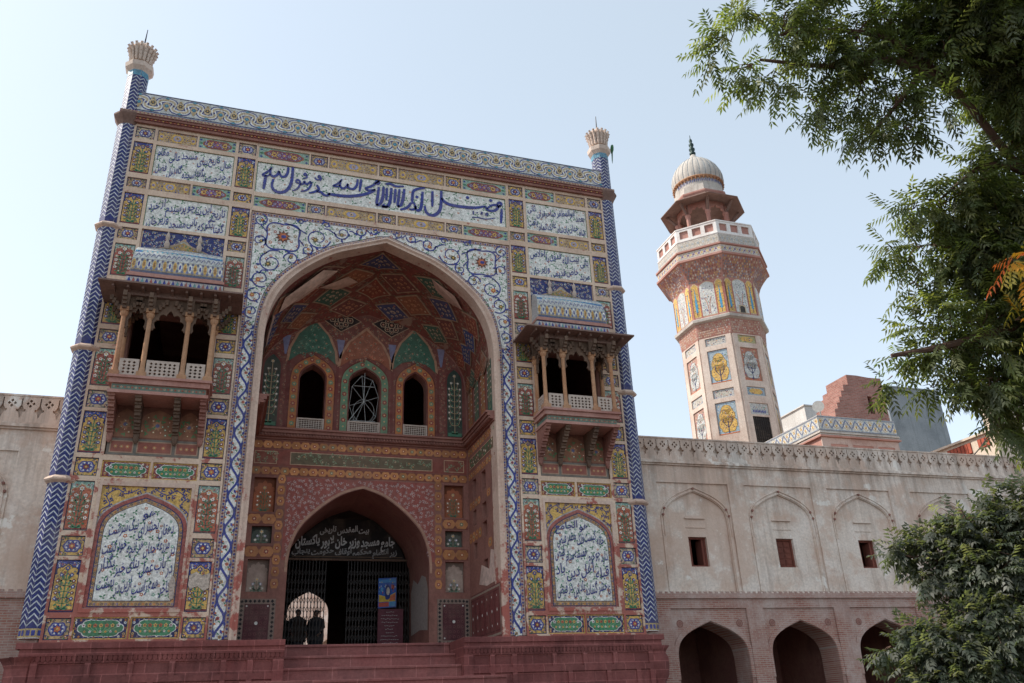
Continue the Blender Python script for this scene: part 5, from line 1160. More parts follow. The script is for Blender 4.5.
def skin(name, mat, parent, J, E_, root, sub=2):
    me = bpy.data.meshes.new('figure'); me.from_pydata([j[:3] for j in J], E_, []); o = bpy.data.objects.new('figure', me); COL.objects.link(o)
    sm = o.modifiers.new('s', 'SKIN'); o.modifiers.new('d', 'SUBSURF').levels = sub
    for i, j in enumerate(J):
        v = me.skin_vertices[0].data[i]; v.radius = j[3] if isinstance(j[3], tuple) else (j[3], j[3]); v.use_root = i == root
    dg = bpy.context.evaluated_depsgraph_get(); dg.update(); e = o.evaluated_get(dg).to_mesh()
    V = [tuple(v.co) for v in e.vertices]; F = [tuple(q.vertices) for q in e.polygons]
    bpy.data.objects.remove(o)
    L = org(parent)
    return obj(name, [(v[0] + L[0], v[1] + L[1], v[2] + L[2]) for v in V], F, mat, parent, smooth=True)
def person(loc, rz, label, arm, kam, shawl, tall=.90):
    Pn = thing('person', label, 'person', loc, 'people inside the doorway')
    J = [(0, 0, .92, (.155, .11)), (0, 0, 1.12, (.14, .10)), (0, 0, 1.36, (.19, .11)), (0, .0, 1.47, .06), (0, -.01, 1.54, .055), (0, -.02, 1.63, (.082, .10)), (0, -.015, 1.71, (.07, .085)),
         (.19, 0, 1.40, .06), (.25, -.02, 1.12, .05), (.24 - arm * .1, -.10 - arm * .12, .90 + arm * .1, .04), (.23 - arm * .12, -.15 - arm * .14, .82 + arm * .12, .03),
         (-.19, 0, 1.40, .06), (-.25, .0, 1.12, .05), (-.25, -.07, .90, .04), (-.25, -.10, .82, .03),
         (.10, 0, .84, .10), (.11, -.01, .48, .075), (.11, .02, .09, .05), (.12, -.13, .04, .04), (-.10, 0, .84, .10), (-.11, -.01, .48, .075), (-.11, .02, .09, .05), (-.12, -.13, .04, .04)]
    E_ = [(0, 1), (1, 2), (2, 3), (3, 4), (4, 5), (5, 6), (2, 7), (7, 8), (8, 9), (9, 10), (2, 11), (11, 12), (12, 13), (13, 14), (0, 15), (15, 16), (16, 17), (17, 18), (0, 19), (19, 20), (20, 21), (21, 22)]
    b = skin('body', 'skin', Pn, J, E_, 0)
    # fingers, nose, ears
    g = Geo(); L = Vector(loc)
    for s, (hx, hy, hz) in ((1, J[10][:3]), (-1, J[14][:3])):
        for k, ln in enumerate((.075, .085, .08, .065)): g.tube([L + Vector((hx + (k - 1.5) * .017, hy - .01, hz + .01)), L + Vector((hx + (k - 1.5) * .019, hy - .03, hz - ln * .6)), L + Vector((hx + (k - 1.5) * .018, hy - .028, hz - ln))], [.009, .008, .006], 6)
        g.tube([L + Vector((hx - s * .025, hy - .01, hz + .03)), L + Vector((hx - s * .045, hy - .04, hz - .01)), L + Vector((hx - s * .04, hy - .05, hz - .035))], [.011, .010, .007], 6)
    g.tube([L + Vector((0, -.10, 1.65)), L + Vector((0, -.135, 1.605)), L + Vector((0, -.11, 1.595))], [.012, .018, .012], 6)
    for s in (-1, 1): g.tube([L + Vector((s * .078, -.01, 1.66)), L + Vector((s * .095, .005, 1.64)), L + Vector((s * .078, 0, 1.60))], .014, 6)
    obj('face_and_fingers', g.V, g.F, 'skin', b)
    # long shirt, trousers and hair
    n = 18; prof = [(1.50, .075, .07), (1.45, .15, .10), (1.38, .215, .125), (1.15, .185, .13), (.95, .19, .145), (.70, .215, .16), (.46, .235, .17)]
    V = [(L.x + a * math.cos(2 * math.pi * i / n), L.y - .005 + c * math.sin(2 * math.pi * i / n), L.z + z) for z, a, c in prof for i in range(n)]
    F = [(j * n + i, j * n + (i + 1) % n, (j + 1) * n + (i + 1) % n, (j + 1) * n + i) for j in range(len(prof) - 1) for i in range(n)]
    obj('long_shirt', V, F, kam, Pn, smooth=True)
    g = Geo()
    for s in (-1, 1): g.tube([L + Vector((s * .10, 0, .62)), L + Vector((s * .115, 0, .4)), L + Vector((s * .115, .01, .12))], [.11, .105, .075], 12)
    for s, a, b2 in ((1, 7, 9), (-1, 11, 13)): g.tube([L + Vector(J[a][:3]), L + Vector(J[a + 1][:3]), L + Vector(J[b2][:3])], [.08, .072, .055], 10)
    g.build('trousers_and_sleeves', kam, Pn, smooth=True)
    n = 14; V = [(L.x + .096 * math.cos(t) * math.sin(p), L.y + .005 + .112 * math.sin(t) * math.sin(p) + .01, L.z + 1.66 + .115 * math.cos(p)) for p in (.02, .5, 1.0, 1.45) for t in [2 * math.pi * i / n for i in range(n)]]
    obj('hair', V, [(j * n + i, j * n + (i + 1) % n, (j + 1) * n + (i + 1) % n, (j + 1) * n + i) for j in range(3) for i in range(n)], 'hair', Pn, smooth=True)
    n = 18; prof = [(1.50, .085, .08), (1.44, .20, .13), (1.34, .255, .155), (1.10, .265, .175), (.85, .27, .18), (.60, .25 + .04 * arm, .18)]
    V = [(L.x + (a + .012 * math.sin(5 * 2 * math.pi * i / n + z * 9)) * math.cos(2 * math.pi * i / n), L.y + (c + .012 * math.sin(4 * 2 * math.pi * i / n)) * math.sin(2 * math.pi * i / n), L.z + z) for z, a, c in prof for i in range(n)]
    obj('shawl', V, [(j * n + i, j * n + (i + 1) % n, (j + 1) * n + (i + 1) % n, (j + 1) * n + i) for j in range(len(prof) - 1) for i in range(n)], shawl, Pn, smooth=True)
    Pn.rotation_euler.z = rz; Pn.scale = (1.12, 1.05, tall)
person((-1.50, 6.75, -.004), .5, 'person wrapped in a brown shawl standing nearest the left jamb inside the doorway', .6, 'cloth_dark', flat('brown_shawl', (.05, .035, .028), .9))
person((-.88, 6.95, -.004), -.6, 'person wrapped in a black shawl standing further right against the bright far arch', .2, 'cloth_dark', 'cloth_dark')

person((-1.93, 7.15, -.004), .3, 'person in pale trousers half hidden behind the left jamb of the doorway', .5, flat('pale_cotton', (.45, .42, .38), .9), flat('dark_green_shawl', (.025, .035, .028), .9), .86)

# hall across the courtyard seen through the far arch
CH = thing('courtyard_hall', 'pale sunlit hall seen through the gateway across the courtyard', 'hall', (0, 46, -.05))
g = Geo(); hs = [parch(x, 1.7, -.05, 2.6, 4.6, 10) for x in (-15, -10, -5, 0, 5, 10, 15)]
g.plate([(-20, -.05)] + [q for h in hs for q in h] + [(20, -.05), (20, 9.4), (-20, 9.4)], [], facade(46), 0, .8); g.box((-20, 46.01, 9.2), (20, 50, 9.4)); g.box((-20, 50, -.05), (20, 50.2, 9.4))
g.build('wall', 'wing', CH)
Geo().box((-20.1, 45.8, 9.4), (20.1, 46, 10.1)).build('parapet', 'wing', CH)

# ------------------------------------------------------------------ the two wings of the wall
def wing(sgn, bays, s0, s1, label, k):
    TW = thing('arcaded_wing', label, 'wall', (sgn * 12, 1.3, GZ))
    Y0 = lambda s: 1.2 - k * (s - 8.5)
    mp = lambda u, v, h: (sgn * u, Y0(u) - h, v)
    # top storey: three planes of plaster
    fr = [rect(c - 1.36, 1.40, c + 1.36, 5.01) for c in bays]
    g = Geo(); g.plate(rect(s0, 1.36, s1, 5.62), fr, mp, 0, .055)
    for c in bays:
        ni = parch(c, 1.17, 1.41, 3.55, 4.72, 16)
        g.plate(rect(c - 1.37, 1.39, c + 1.37, 5.02), [ni], mp, -.055, .06)
        wn = rect(c - .35, 2.23, c + .33, 3.20)
        g.plate(rect(c - 1.38, 1.38, c + 1.38, 5.02), [wn], mp, -.115, .30)
        g.prism(rect(c - .42, 3.80, c + .34, 3.84), mp, -.115, -.05)
        g.prism(rect(c - .40, 3.50, c + .33, 3.515), mp, -.115, -.09)
    g.add([mp(s0, 5.6, 0), mp(s1, 5.6, 0), (sgn * s1, 7, 5.6), (sgn * s0, 7, 5.6)], [(0, 1, 2, 3)])
    g.build('upper_wall', 'wing', TW)
    for c in bays:
        g = Geo(); A = Art(mp)
        for rr, w in ((1.21, .05), (1.30, .05)):
            a = parch(c, rr, 3.2, 3.55, 4.72 + (rr - 1.17) * 1.2, 16); n = len(a)
            for q in (0,):
                Vs = []
                for i, (x, z) in enumerate(a):
                    p0 = a[max(i - 1, 0)]; p1 = a[min(i + 1, n - 1)]; dx, dz = p1[0] - p0[0], p1[1] - p0[1]; m = math.hypot(dx, dz)
                    nx, nz = -dz / m, dx / m
                    Vs += [mp(x - nx * w / 2, z - nz * w / 2, -.056), mp(x - nx * w / 4, z - nz * w / 4, -.02), mp(x + nx * w / 4, z + nz * w / 4, -.02), mp(x + nx * w / 2, z + nz * w / 2, -.056)]
                g.add(Vs, [(i * 4 + j, (i + 1) * 4 + j, (i + 1) * 4 + j + 1, i * 4 + j + 1) for i in range(n - 1) for j in range(3)])
        for s in (-1, 1):   # ribs running down to the ledge
            g.prism(rect(c + s * 1.255 - .05, 1.42, c + s * 1.255 + .05, 3.2), mp, -.056, -.03)
        a = parch(c, 1.255, 3.55, 3.55, 4.82, 16)
        g.build('arch_moulding', 'wing', TW)
        g = Geo()
        for i in (5, 8, len(a) // 2, len(a) - 9, len(a) - 6):
            x, z = a[i]; p = mp(x, z, -.01); g.lathe([(.045, p[1]), (.04, p[1] - .02)], 8)
            n = 16; g.V[-n:] = [(p[0] + v[0], p[1] - (.03 if j >= 8 else 0), p[2] + v[1]) for j, v in enumerate(g.V[-n:])]
        g.build('boss', 'redwall', TW)
        # window: wooden frame, shutter
        wf = Geo(); wf.plate(rect(c - .35, 2.23, c + .33, 3.20), [rect(c - .29, 2.29, c + .27, 3.14)], mp, -.22, .08)
        Wn = wf.build('window', 'winwood', TW)
        i = bays.index(c)
        if i == 1:
            g = Geo(); g.prism(rect(c - .28, 2.30, c - .015, 3.13), mp, -.30, -.26); g.prism(rect(c + .0, 2.30, c + .26, 3.13), mp, -.30, -.26)
            for q in range(4): g.prism(rect(c - .25, 2.36 + q * .19, c - .05, 2.50 + q * .19), mp, -.26, -.245); g.prism(rect(c + .03, 2.36 + q * .19, c + .23, 2.50 + q * .19), mp, -.26, -.245)
        else:
            g = Geo(); g.prism(rect(c - .28, 2.30, c - .20, 3.13), mp, -.60, -.26); g.prism(rect(c + .18, 2.30, c + .26, 3.13), mp, -.62, -.24)
        g.build('shutter', 'winwood', Wn)
    # cornice and parapet with pierced flower and spear-head pattern
    g = Geo(); g.prism(rect(s0, 5.60, s1, 5.66), mp, -.3, .06); g.prism(rect(s0, 5.66, s1, 5.74), mp, -.3, .12); g.prism(rect(s0, 5.74, s1, 5.80), mp, -.3, .05)
    Cn = g.build('cornice', 'lowwing' if False else 'wing', TW)
    g = Geo(); P = .452; n = int((s1 - s0) / P); P = (s1 - s0) / n
    def dia(x, z, a, b): return [(x - a, z), (x, z - b), (x + a, z), (x, z + b)]
    for i in range(n):
        x = s0 + i * P; f = x + .12; t = x + .335
        hs = [dia(f, 6.43, .042, .052), dia(f, 6.28, .042, .052), dia(f - .075, 6.355, .042, .05), dia(f + .07, 6.355, .042, .05)]
        hs.append([(t - .014, 6.51), (t - .017, 6.30), (t - .055, 6.22), (t - .075, 6.18), (t - .118, 6.19), (t - .112, 6.12), (t - .06, 6.105), (t - .04, 6.05), (t, 5.93), (t + .04, 6.05), (t + .06, 6.105), (t + .112, 6.12), (t + .118, 6.19), (t + .075, 6.18), (t + .055, 6.22), (t + .017, 6.30), (t + .014, 6.51)])
        g.plate(rect(x, 5.80, x + P, 6.56), hs, mp, .0, .10, rim=False)
    g.add([mp(s0, 5.8, -.1), mp(s1, 5.8, -.1), mp(s1, 6.55, -.1), mp(s0, 6.55, -.1)], [(0, 1, 2, 3)])
    g.prism(rect(s0, 6.56, s1, 6.61), mp, -.35, .025); g.prism(rect(s0, 5.80, s1, 6.56), mp, -.35, -.12)
    g.build('parapet', 'wing', TW)
    # ledge and the lower arcade
    g = Geo(); g.prism(rect(s0, 1.20, s1, 1.27), mp, -.2, .07); g.prism(rect(s0, 1.27, s1, 1.36), mp, -.2, .035)
    i = 0; x = s0
    while x < s1 - .1: g.prism(rect(x, 1.365, x + .1, 1.42), mp, -.1, .02); x += .2
    g.build('ledge', 'lowwing', TW)
    g = Geo(); fl = [rect(c - 1.37, -3.6, c + 1.37, .90) for c in bays]
    g.plate([(s0, GZ)] + [q for c in bays for q in ((c - 1.37, GZ), (c - 1.37, .90), (c + 1.37, .90), (c + 1.37, GZ))] + [(s1, GZ), (s1, 1.2), (s0, 1.2)], [], mp, 0, .06)
    for c in bays:
        o = parch(c, 1.26, GZ, -.75, .49, 14)
        g.plate([(c - 1.38, GZ)] + o + [(c + 1.38, GZ), (c + 1.38, .91), (c - 1.38, .91)], [], mp, -.06, .9, rim=True)
    g.build('lower_wall', 'lowwing', TW)
    for c in bays:
        a = parch(c, 1.33, -1.2, -.75, .60, 16); n = len(a); g = Geo(); Vs = []
        for i, (x, z) in enumerate(a):
            p0 = a[max(i - 1, 0)]; p1 = a[min(i + 1, n - 1)]; dx, dz = p1[0] - p0[0], p1[1] - p0[1]; m = math.hypot(dx, dz); nx, nz = -dz / m, dx / m
            for d, h in ((-.10, -.061), (-.08, -.02), (.08, -.02), (.10, -.061)): Vs.append(mp(x + nx * d * .9, z + nz * d * .9, h))
        g.add(Vs, [(i * 4 + j, (i + 1) * 4 + j, (i + 1) * 4 + j + 1, i * 4 + j + 1) for i in range(n - 1) for j in range(3)])
        g.build('arch_moulding', 'lowwing', TW)
        A = Art(mp, -.056)
        for s in (-1, 1): A.disc(c + s * 1.07, .44, .12, (.24, .10, .08), 1, 12); A.disc(c + s * 1.07, .44, .09, (.33, .17, .13), 2, 12); A.flower(c + s * 1.07, .44, .07, (.26, .11, .09), (.3, .15, .12), 3, 6)
        A.build('medallion', 'paint', TW, tint=True)
    g = Geo()   # rooms behind
    g.add([mp(s0, GZ, -4), mp(s1, GZ, -4), mp(s1, 5.5, -4), mp(s0, 5.5, -4)], [(0, 1, 2, 3)])
    g.add([mp(s0, 1.1, -.5), mp(s1, 1.1, -.5), mp(s1, 1.1, -4), mp(s0, 1.1, -4)], [(0, 1, 2, 3)])
    for s in (s0 + .02, s1 - .02): g.add([mp(s, GZ, -.1), mp(s, 5.6, -.1), mp(s, 5.6, -4), mp(s, GZ, -4)], [(0, 1, 2, 3)])
    for c in bays: 
        g.add([mp(c + 1.7, GZ, -.9), mp(c + 1.7, 1.1, -.9), mp(c + 1.7, 1.1, -4), mp(c + 1.7, GZ, -4)], [(0, 1, 2, 3)])
    g.build('inner_room', 'redwall', TW)
wing(1, [10.9, 14.26, 17.63, 21.3, 24.7, 28.1], 8.0, 30.5, 'long plaster wall right of the gateway with blind arches, small windows and open arches below', .0284)
wing(-1, [10.9, 14.3, 17.7, 21.1], 8.0, 23.0, 'shaded grey plaster wall at the left edge beside the blue turret', 0.0)

# ------------------------------------------------------------------ minaret
MX, MY = 24.15, 17.0
MN = thing('minaret', 'tall eight-sided minaret with painted tile panels, white balcony and small domed kiosk', 'minaret', (MX, MY, -.05))
P8 = math.pi / 8
def ring8(prof, mat, name, parent=MN, n=8, smooth=False, ph=P8): return Geo().lathe(prof, n, (MX, MY), ph).build(name, mat, parent, smooth=smooth)
ring8([(2.78, -.05), (2.66, 9), (2.56, 18.3)], 'minaret', 'shaft')
ring8([(2.6, 18.2), (2.62, 18.25), (2.70, 19.1), (2.72, 19.2)], 'pinkstone', 'carved_band')
ring8([(2.74, 19.16), (2.92, 19.24), (2.94, 19.40), (2.8, 19.48)], 'domewhite', 'ledge')
ring8([(2.76, 19.4), (2.74, 21.9)], 'pinkstone', 'upper_shaft')
FL = [(2.73, 21.7), (2.77, 21.95), (2.90, 22.28), (3.10, 22.6), (3.34, 22.9), (3.52, 23.12)]
ring8(FL, 'pinkstone', 'flare')
ring8([(3.5, 23.1), (3.62, 23.15), (3.62, 23.28), (3.5, 23.32)], 'pinkstone', 'rim')
ring8([(3.52, 23.3), (3.50, 23.82)], 'minaret', 'frieze')
ring8([(3.48, 23.80), (3.60, 23.84), (3.60, 23.94), (3.42, 24.0)], 'pinkstone', 'rim')
ring8([(3.40, 23.9), (3.36, 24.72)], 'domewhite', 'frieze')
def face_map(f, rfun):
    an = math.pi / 4 * f; nx, ny = math.cos(an), math.sin(an)
    def m(u, v, h):
        a = rfun(v) * math.cos(P8) + h
        return (MX + nx * a - ny * u, MY + ny * a + nx * u, v)
    return m
def interp(prof): return lambda z: float(np.interp(z, [q[1] for q in prof], [q[0] for q in prof]))
SH = interp([(2.78, -.05), (2.66, 9), (2.56, 18.3)])
# faces seen: 3 = far left back ... 4 = -X, 5 = diagonal, 6 = front, 7 = right diagonal
def tree_panel(A, z0, z1, bgc, body, hw=.62):
    A.rect(-hw, z0, hw, z1, (.45, .28, .2), 0); A.rect(-hw + .05, z0 + .05, hw - .05, z1 - .05, bgc, 1)
    H = z1 - z0
    for k in range(70): A.disc(R.uniform(-hw + .08, hw - .08), R.uniform(z0 + .1, z1 - .1), R.uniform(.02, .04), R.choice([WHITE, BLUE, GRN, CRM, LBL]), 2, 5)
    dk = tuple(q * .45 for q in body)
    for gr, c, l in ((.03, dk, 3), (0, body, 4)):
        A.lobed(0, z0 + H * .33, hw * .80 + gr, H * .25 + gr, c, l); A.lobed(0, z0 + H * .56, hw * .70 + gr, H * .22 + gr, c, l); A.disc(0, z0 + H * .75, hw * .46 + gr, c, l, 12)
    A.stroke([(0, z0 + .08), (0, z0 + H * .42)], .05, NAVY, 6, 1)
    for sx in (-1, 1): A.stroke([(0, z0 + H * .22), (sx * hw * .35, z0 + H * .36), (sx * hw * .4, z0 + H * .5)], .035, NAVY, 6, 3)
    for k in range(90):
        x, z = R.uniform(-.62, .62) * hw, z0 + R.uniform(.14, .84) * H
        A.disc(x, z, R.uniform(.018, .034), R.choice([ORA, (.25, .27, .4), (.4, .26, .1), MAR, GRN, CRM]), 5, 5)
    A.rect(-hw + .05, z0 + .05, hw - .05, z0 + .11, ORA, 5)
def small_panel(A, z0, z1, c1, c2, hw=.64):
    A.rect(-hw, z0, hw, z1, (.42, .26, .2), 0); A.rect(-hw + .04, z0 + .04, hw - .04, z1 - .04, c1, 1); A.lobed(0, (z0 + z1) / 2, hw * .7, (z1 - z0) * .32, c2, 2)
    for k in range(20): A.disc(R.uniform(-.85, .85) * hw, R.uniform(z0 + .1, z1 - .1), .03, R.choice([BLUE, ORA, NAVY, GRN]), 3, 5)
PALE = (.58, .58, .54); LBL = (.36, .46, .52)
SETS = {3: (PALE, YEL), 4: (PALE, PALE), 5: (LBL, YEL), 6: ((.46, .17, .1), PALE), 7: (LBL, YEL)}
for f in range(3, 8):
    bgc, body = SETS[f]
    for lo in (12.05, 15.2) if f != 6 else (15.2,):
        hi = lo + 2.0 if lo < 15 else 17.35
        A = Art(face_map(f, SH), .006); tree_panel(A, lo, hi, bgc if f != 4 else (.5, .27, .2), body); A.build('tree_panel', 'tile', MN, tint=True)
    for lo, hi in ((14.27, 14.85), (17.62, 18.16)):
        A = Art(face_map(f, SH), .006); small_panel(A, lo, hi, (.5, .5, .48) if f < 6 else (LBL if lo < 15 else (.45, .42, .2)), (.55, .5, .42) if f < 6 else YEL); A.build('small_panel', 'tile', MN, tint=True)
    if f == 6:
        A = Art(face_map(f, SH), .006); small_panel(A, 13.1, 13.85, PALE, (.5, .5, .46)); [A.leaf(-.4 + .1 * i, 13.2, math.pi / 2, .25, .04, BLUE, 4) for i in range(9)]; A.build('small_panel', 'tile', MN, tint=True)
    # raised plaster margins around the panels
    g = Geo(); mm = face_map(f, SH); hw = .99
    hs = [rect(-.60, 15.22, .60, 17.33), rect(-.62, 14.29, .62, 14.83), rect(-.62, 17.64, .62, 18.14)] + ([rect(-.60, 12.07, .60, 14.03)] if f != 6 else [rect(-.62, 13.12, .62, 13.83), rect(-.56, 10.4, .56, 13.0)])
    g.plate([(-hw, 9), (hw, 9), (hw * .955, 18.2), (-hw * .955, 18.2)], hs, mm, .07, .068, rim=True); g.build('panel_margin', 'minaret', MN)
A = Art(face_map(6, SH), .006); A.rect(-.56, 10.4, .56, 13.0, (.035, .03, .028), 0)  # flat near-black sheet painted in place of the dark opening
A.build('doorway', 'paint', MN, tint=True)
g = Geo(); mm = face_map(6, SH)
for i in range(8): g.prism(rect(-.5 + i * .137, 10.4, -.47 + i * .137, 13.0), mm, .02, .05)
for i in range(14): g.prism(rect(-.5, 10.5 + i * .19, .5, 10.53 + i * .19), mm, .022, .045)
g.build('doorway_screen', 'iron', MN)
CB = interp([(2.62, 18.25), (2.70, 19.1)]); US = lambda z: 2.75; FLI = interp(FL)
for f in range(3, 8):
    A = Art(face_map(f, CB), .012)
    for i in range(17):
        for j in range(6): A.disc(-.92 + i * .115 + (j % 2) * .05, 18.34 + j * .14, .042, R.choice([(.55, .42, .28), (.5, .26, .16), (.58, .5, .4), (.4, .16, .1)]), 1, 5, .052)
    A.build('carving', 'paint', MN, tint=True)
    A = Art(face_map(f, US), .006)
    A.rect(-1.02, 19.5, 1.02, 21.95, (.46, .17, .13), 0)
    for k, (cx, hw) in enumerate(((-.55, .40), (.0, .0), (.0, .0))): pass
    for cx, hw, c in ((-.02, .44, PALE), (-.77, .22, YEL), (.73, .22, YEL)):
        A.area(parch(cx, hw + .04, 19.58, 21.45, 21.92, 8), CRM, 1); A.area(parch(cx, hw, 19.62, 21.42, 21.87, 8), vary(c), 2)
        for i in range(int(34 * hw / .3)): A.disc(cx + R.uniform(-.85, .85) * hw, R.uniform(19.7, 21.6), .032, R.choice([BLUE, BLUE, NAVY, GRN, ORA]), 3, 5)
        if hw < .3: A.area([(cx - .06, 19.9), (cx + .06, 19.9), (cx + .075, 20.4), (cx, 21.55), (cx - .075, 20.4)], (.05, .33, .55), 4); A.stroke([(cx, 19.65), (cx, 19.95)], .03, NAVY, 4, 1)
        else:
            for sx in (-1, 1): A.stroke([(cx + sx * .05, 19.65), (cx + sx * .06, 20.3), (cx + sx * .2, 20.8)], .045, (.55, .26, .18), 4, 3)
    if f == 6: A.rect(-.26, 19.55, .22, 20.1, CRM, 5); A.area(parch(-.02, .17, 19.58, 19.9, 20.04, 6), (.03, .025, .02), 6)
    for x in (-.51, .48, -.99, .96): A.rect(x - .04, 19.5, x + .04, 21.6, (.45, .13, .10), 2)
    A.build('arched_panel', 'tile', MN, tint=True)
    A = Art(face_map(f, FLI), .010)
    for j in range(9):
        z = 22.0 + j * .13; hw = FLI(z) * math.sin(P8) * .96
        for i in range(14): x = -hw + (i + .5 * (j % 2) + .25) * hw * 2 / 14; A.disc(x, z, .05, R.choice([(.36, .14, .10), (.58, .48, .34), (.55, .36, .14), (.16, .22, .25), (.25, .12, .10), PALE, (.24, .27, .33)]), 1, 5, .06)
    A.build('honeycomb', 'paint', MN, tint=True)
    for zr, rr, cc in (((23.34, 23.80), 3.52, (YEL, BLUE, (.45, .4, .3), ORA)), ((24.02, 24.68), 3.39, ((.5, .42, .3), LBL, (.42, .4, .36), (.5, .38, .28)))):
        A = Art(face_map(f, interp([(3.52, 23.3), (3.50, 23.82)]) if zr[0] < 24 else interp([(3.40, 23.9), (3.36, 24.72)])), .008); hw = rr * math.sin(P8) * .97
        A.rect(-hw, zr[0] + .03, hw, zr[1] - .03, (.55, .50, .43), 0); n = 15
        for i in range(n):
            x = -hw + (i + .5) * 2 * hw / n; A.flower(x, (zr[0] + zr[1]) / 2, .085, cc[i % 2], cc[2 + i % 2], 1, 6); A.disc(x + hw / n, zr[0] + .12, .035, cc[(i + 1) % 4], 1, 5); A.disc(x + hw / n, zr[1] - .12, .035, cc[(i + 2) % 4], 1, 5)
        A.build('tile_frieze', 'tile', MN, tint=True)
# gallery floor and balustrade
ring8([(3.36, 24.66), (3.40, 24.70), (3.40, 24.76), (.1, 24.78)], 'white', 'gallery_floor')
g = Geo(); gi = Geo()
for f in range(8):
    mm = face_map(f, lambda z: 3.34); hw = 3.34 * math.sin(P8)
    hs = [rect(x - .27, 24.92, x + .27, 25.46) for x in (-.80, 0, .80)]
    g.plate(rect(-hw, 24.74, hw, 25.66), hs, mm, 0, .14); g.plate(rect(-hw * .96, 24.74, hw * .96, 25.66), hs, mm, -.14, 0)
    g.prism(rect(-hw, 25.60, hw, 25.68), mm, -.17, .03)
    gi.plate(rect(-hw * .97, 24.80, hw * .97, 25.58), [], mm, -.09, 0)
g.build('balustrade', 'white', MN); gi.build('balustrade_infill', 'pinkstone', MN)
# kiosk: columns, arches, eave, drum, ribbed dome, finial
for k in range(8):
    a = P8 + math.pi / 4 * k; c = (MX + 1.72 * math.cos(a), MY + 1.72 * math.sin(a))
    g = Geo().lathe([(.22, 24.77), (.22, 24.95), (.15, 25.05), (.135, 27.2), (.18, 27.26), (.20, 27.4)], 8, c).build('column', 'pinkstone', MN)
    g = Geo(); 
    for i in range(4): r0 = 1.72 + i * .17; g.tube([(MX + r0 * math.cos(a), MY + r0 * math.sin(a), 27.3 + i * .22), (MX + (r0 + .2) * math.cos(a), MY + (r0 + .2) * math.sin(a), 27.62 + i * .2)], .09, 5)
    g.build('bracket', 'eavestone', MN)
    mm = face_map(k, lambda z: 1.72)
    hw = 1.72 * math.sin(P8) - .08
    Geo().plate([(-hw, 27.25), (-hw + .05, 27.25)] + cusped(0, hw - .05, 27.25, 27.3, 27.95, 5)[1:-1] + [(hw - .05, 27.25), (hw, 27.25), (hw, 28.3), (-hw, 28.3)], [], mm, .03, .1).build('cusped_arch', 'pinkstone', MN)
ring8([(1.62, 28.25), (.05, 28.26)], 'dark', 'kiosk_ceiling')
ring8([(1.7, 28.22), (2.74, 28.10), (2.80, 28.11), (2.80, 28.16), (1.9, 28.72), (1.86, 28.95)], 'eavestone', 'eave')
ring8([(1.9, 28.80), (1.95, 28.9), (1.95, 29.0), (1.72, 29.04)], 'pinkstone', 'drum_moulding')
ring8([(1.74, 28.98), (1.70, 29.62)], 'domewhite', 'drum')
A = Art(lambda u, v, h: (MX + (1.60 + h) * math.cos(u), MY + (1.60 + h) * math.sin(u), v))
Geo().lathe([(1.58, 29.55), (1.59, 30.25)], 32, (MX, MY)).build('drum', 'domewhite', MN)
for i in range(72): u = math.pi + i * math.pi / 36 * .9; A.leaf(u, 29.78, math.pi / 2, .34, .02, BLUE if i % 2 else (.15, .18, .4), 1)
A.build('drum_tiles', 'tile', MN, tint=True)
g = Geo().lathe([(1.58, 30.14), (1.68, 30.18), (1.73, 30.26), (1.69, 30.34)], 32, (MX, MY))
for i in range(40): a = 2 * math.pi * i / 40; g.tube([(MX + 1.62 * math.cos(a), MY + 1.62 * math.sin(a), 30.05), (MX + 1.72 * math.cos(a), MY + 1.72 * math.sin(a), 30.2)], .05, 5)
g.build('dome_petals', 'column', MN)
dome = [(1.66, 30.30), (1.71, 30.55), (1.70, 30.85), (1.62, 31.2), (1.45, 31.6), (1.18, 31.98), (.85, 32.3), (.48, 32.55), (.22, 32.72)]
n = 96; V = []
for r, z in dome:
    for i in range(n): a = 2 * math.pi * i / n; q = r * (1 + .030 * abs(math.sin(a * 14))); V.append((MX + q * math.cos(a), MY + q * math.sin(a), z))
obj('dome', V, [(j * n + i, j * n + (i + 1) % n, (j + 1) * n + (i + 1) % n, (j + 1) * n + i) for j in range(len(dome) - 1) for i in range(n)], 'domewhite', MN, smooth=True)
g = Geo()
for k in range(28): a = math.pi * k / 14; g.tube([(MX + (r * 1.004 + .012) * math.cos(a), MY + (r * 1.004 + .012) * math.sin(a), z) for r, z in dome[:-1]], .022, 4)
g.build('dome_seam', 'concrete', MN)
Geo().lathe([(.5, 32.52), (.42, 32.68), (.28, 32.8), (.20, 33.0), (.14, 33.1)], 16, (MX, MY)).build('finial_base', 'domewhite', MN, smooth=True)
Geo().lathe([(.10, 33.0), (.20, 33.12), (.22, 33.25), (.12, 33.36), (.2, 33.5), (.21, 33.62), (.1, 33.75), (.17, 33.9), (.17, 34.02), (.07, 34.14), (.12, 34.28), (.10, 34.4), (.03, 34.5), (.02, 34.8)], 12, (MX, MY)).build('finial', 'finial', MN, smooth=True)
# objects on the gallery: two round drums seen behind the balustrade
#t = tag(Geo().tube([(26.27, 12.9, 21.2), (26.5, 13.6, 18.2), (26.9, 14.3, 12.5), (27, 14.5, 9)], .018, 4).build('hanging_cable', 'horn', origin=(27, 14.5, 9)), 'thin pale cable hanging down the sky beside the minaret', 'cable')

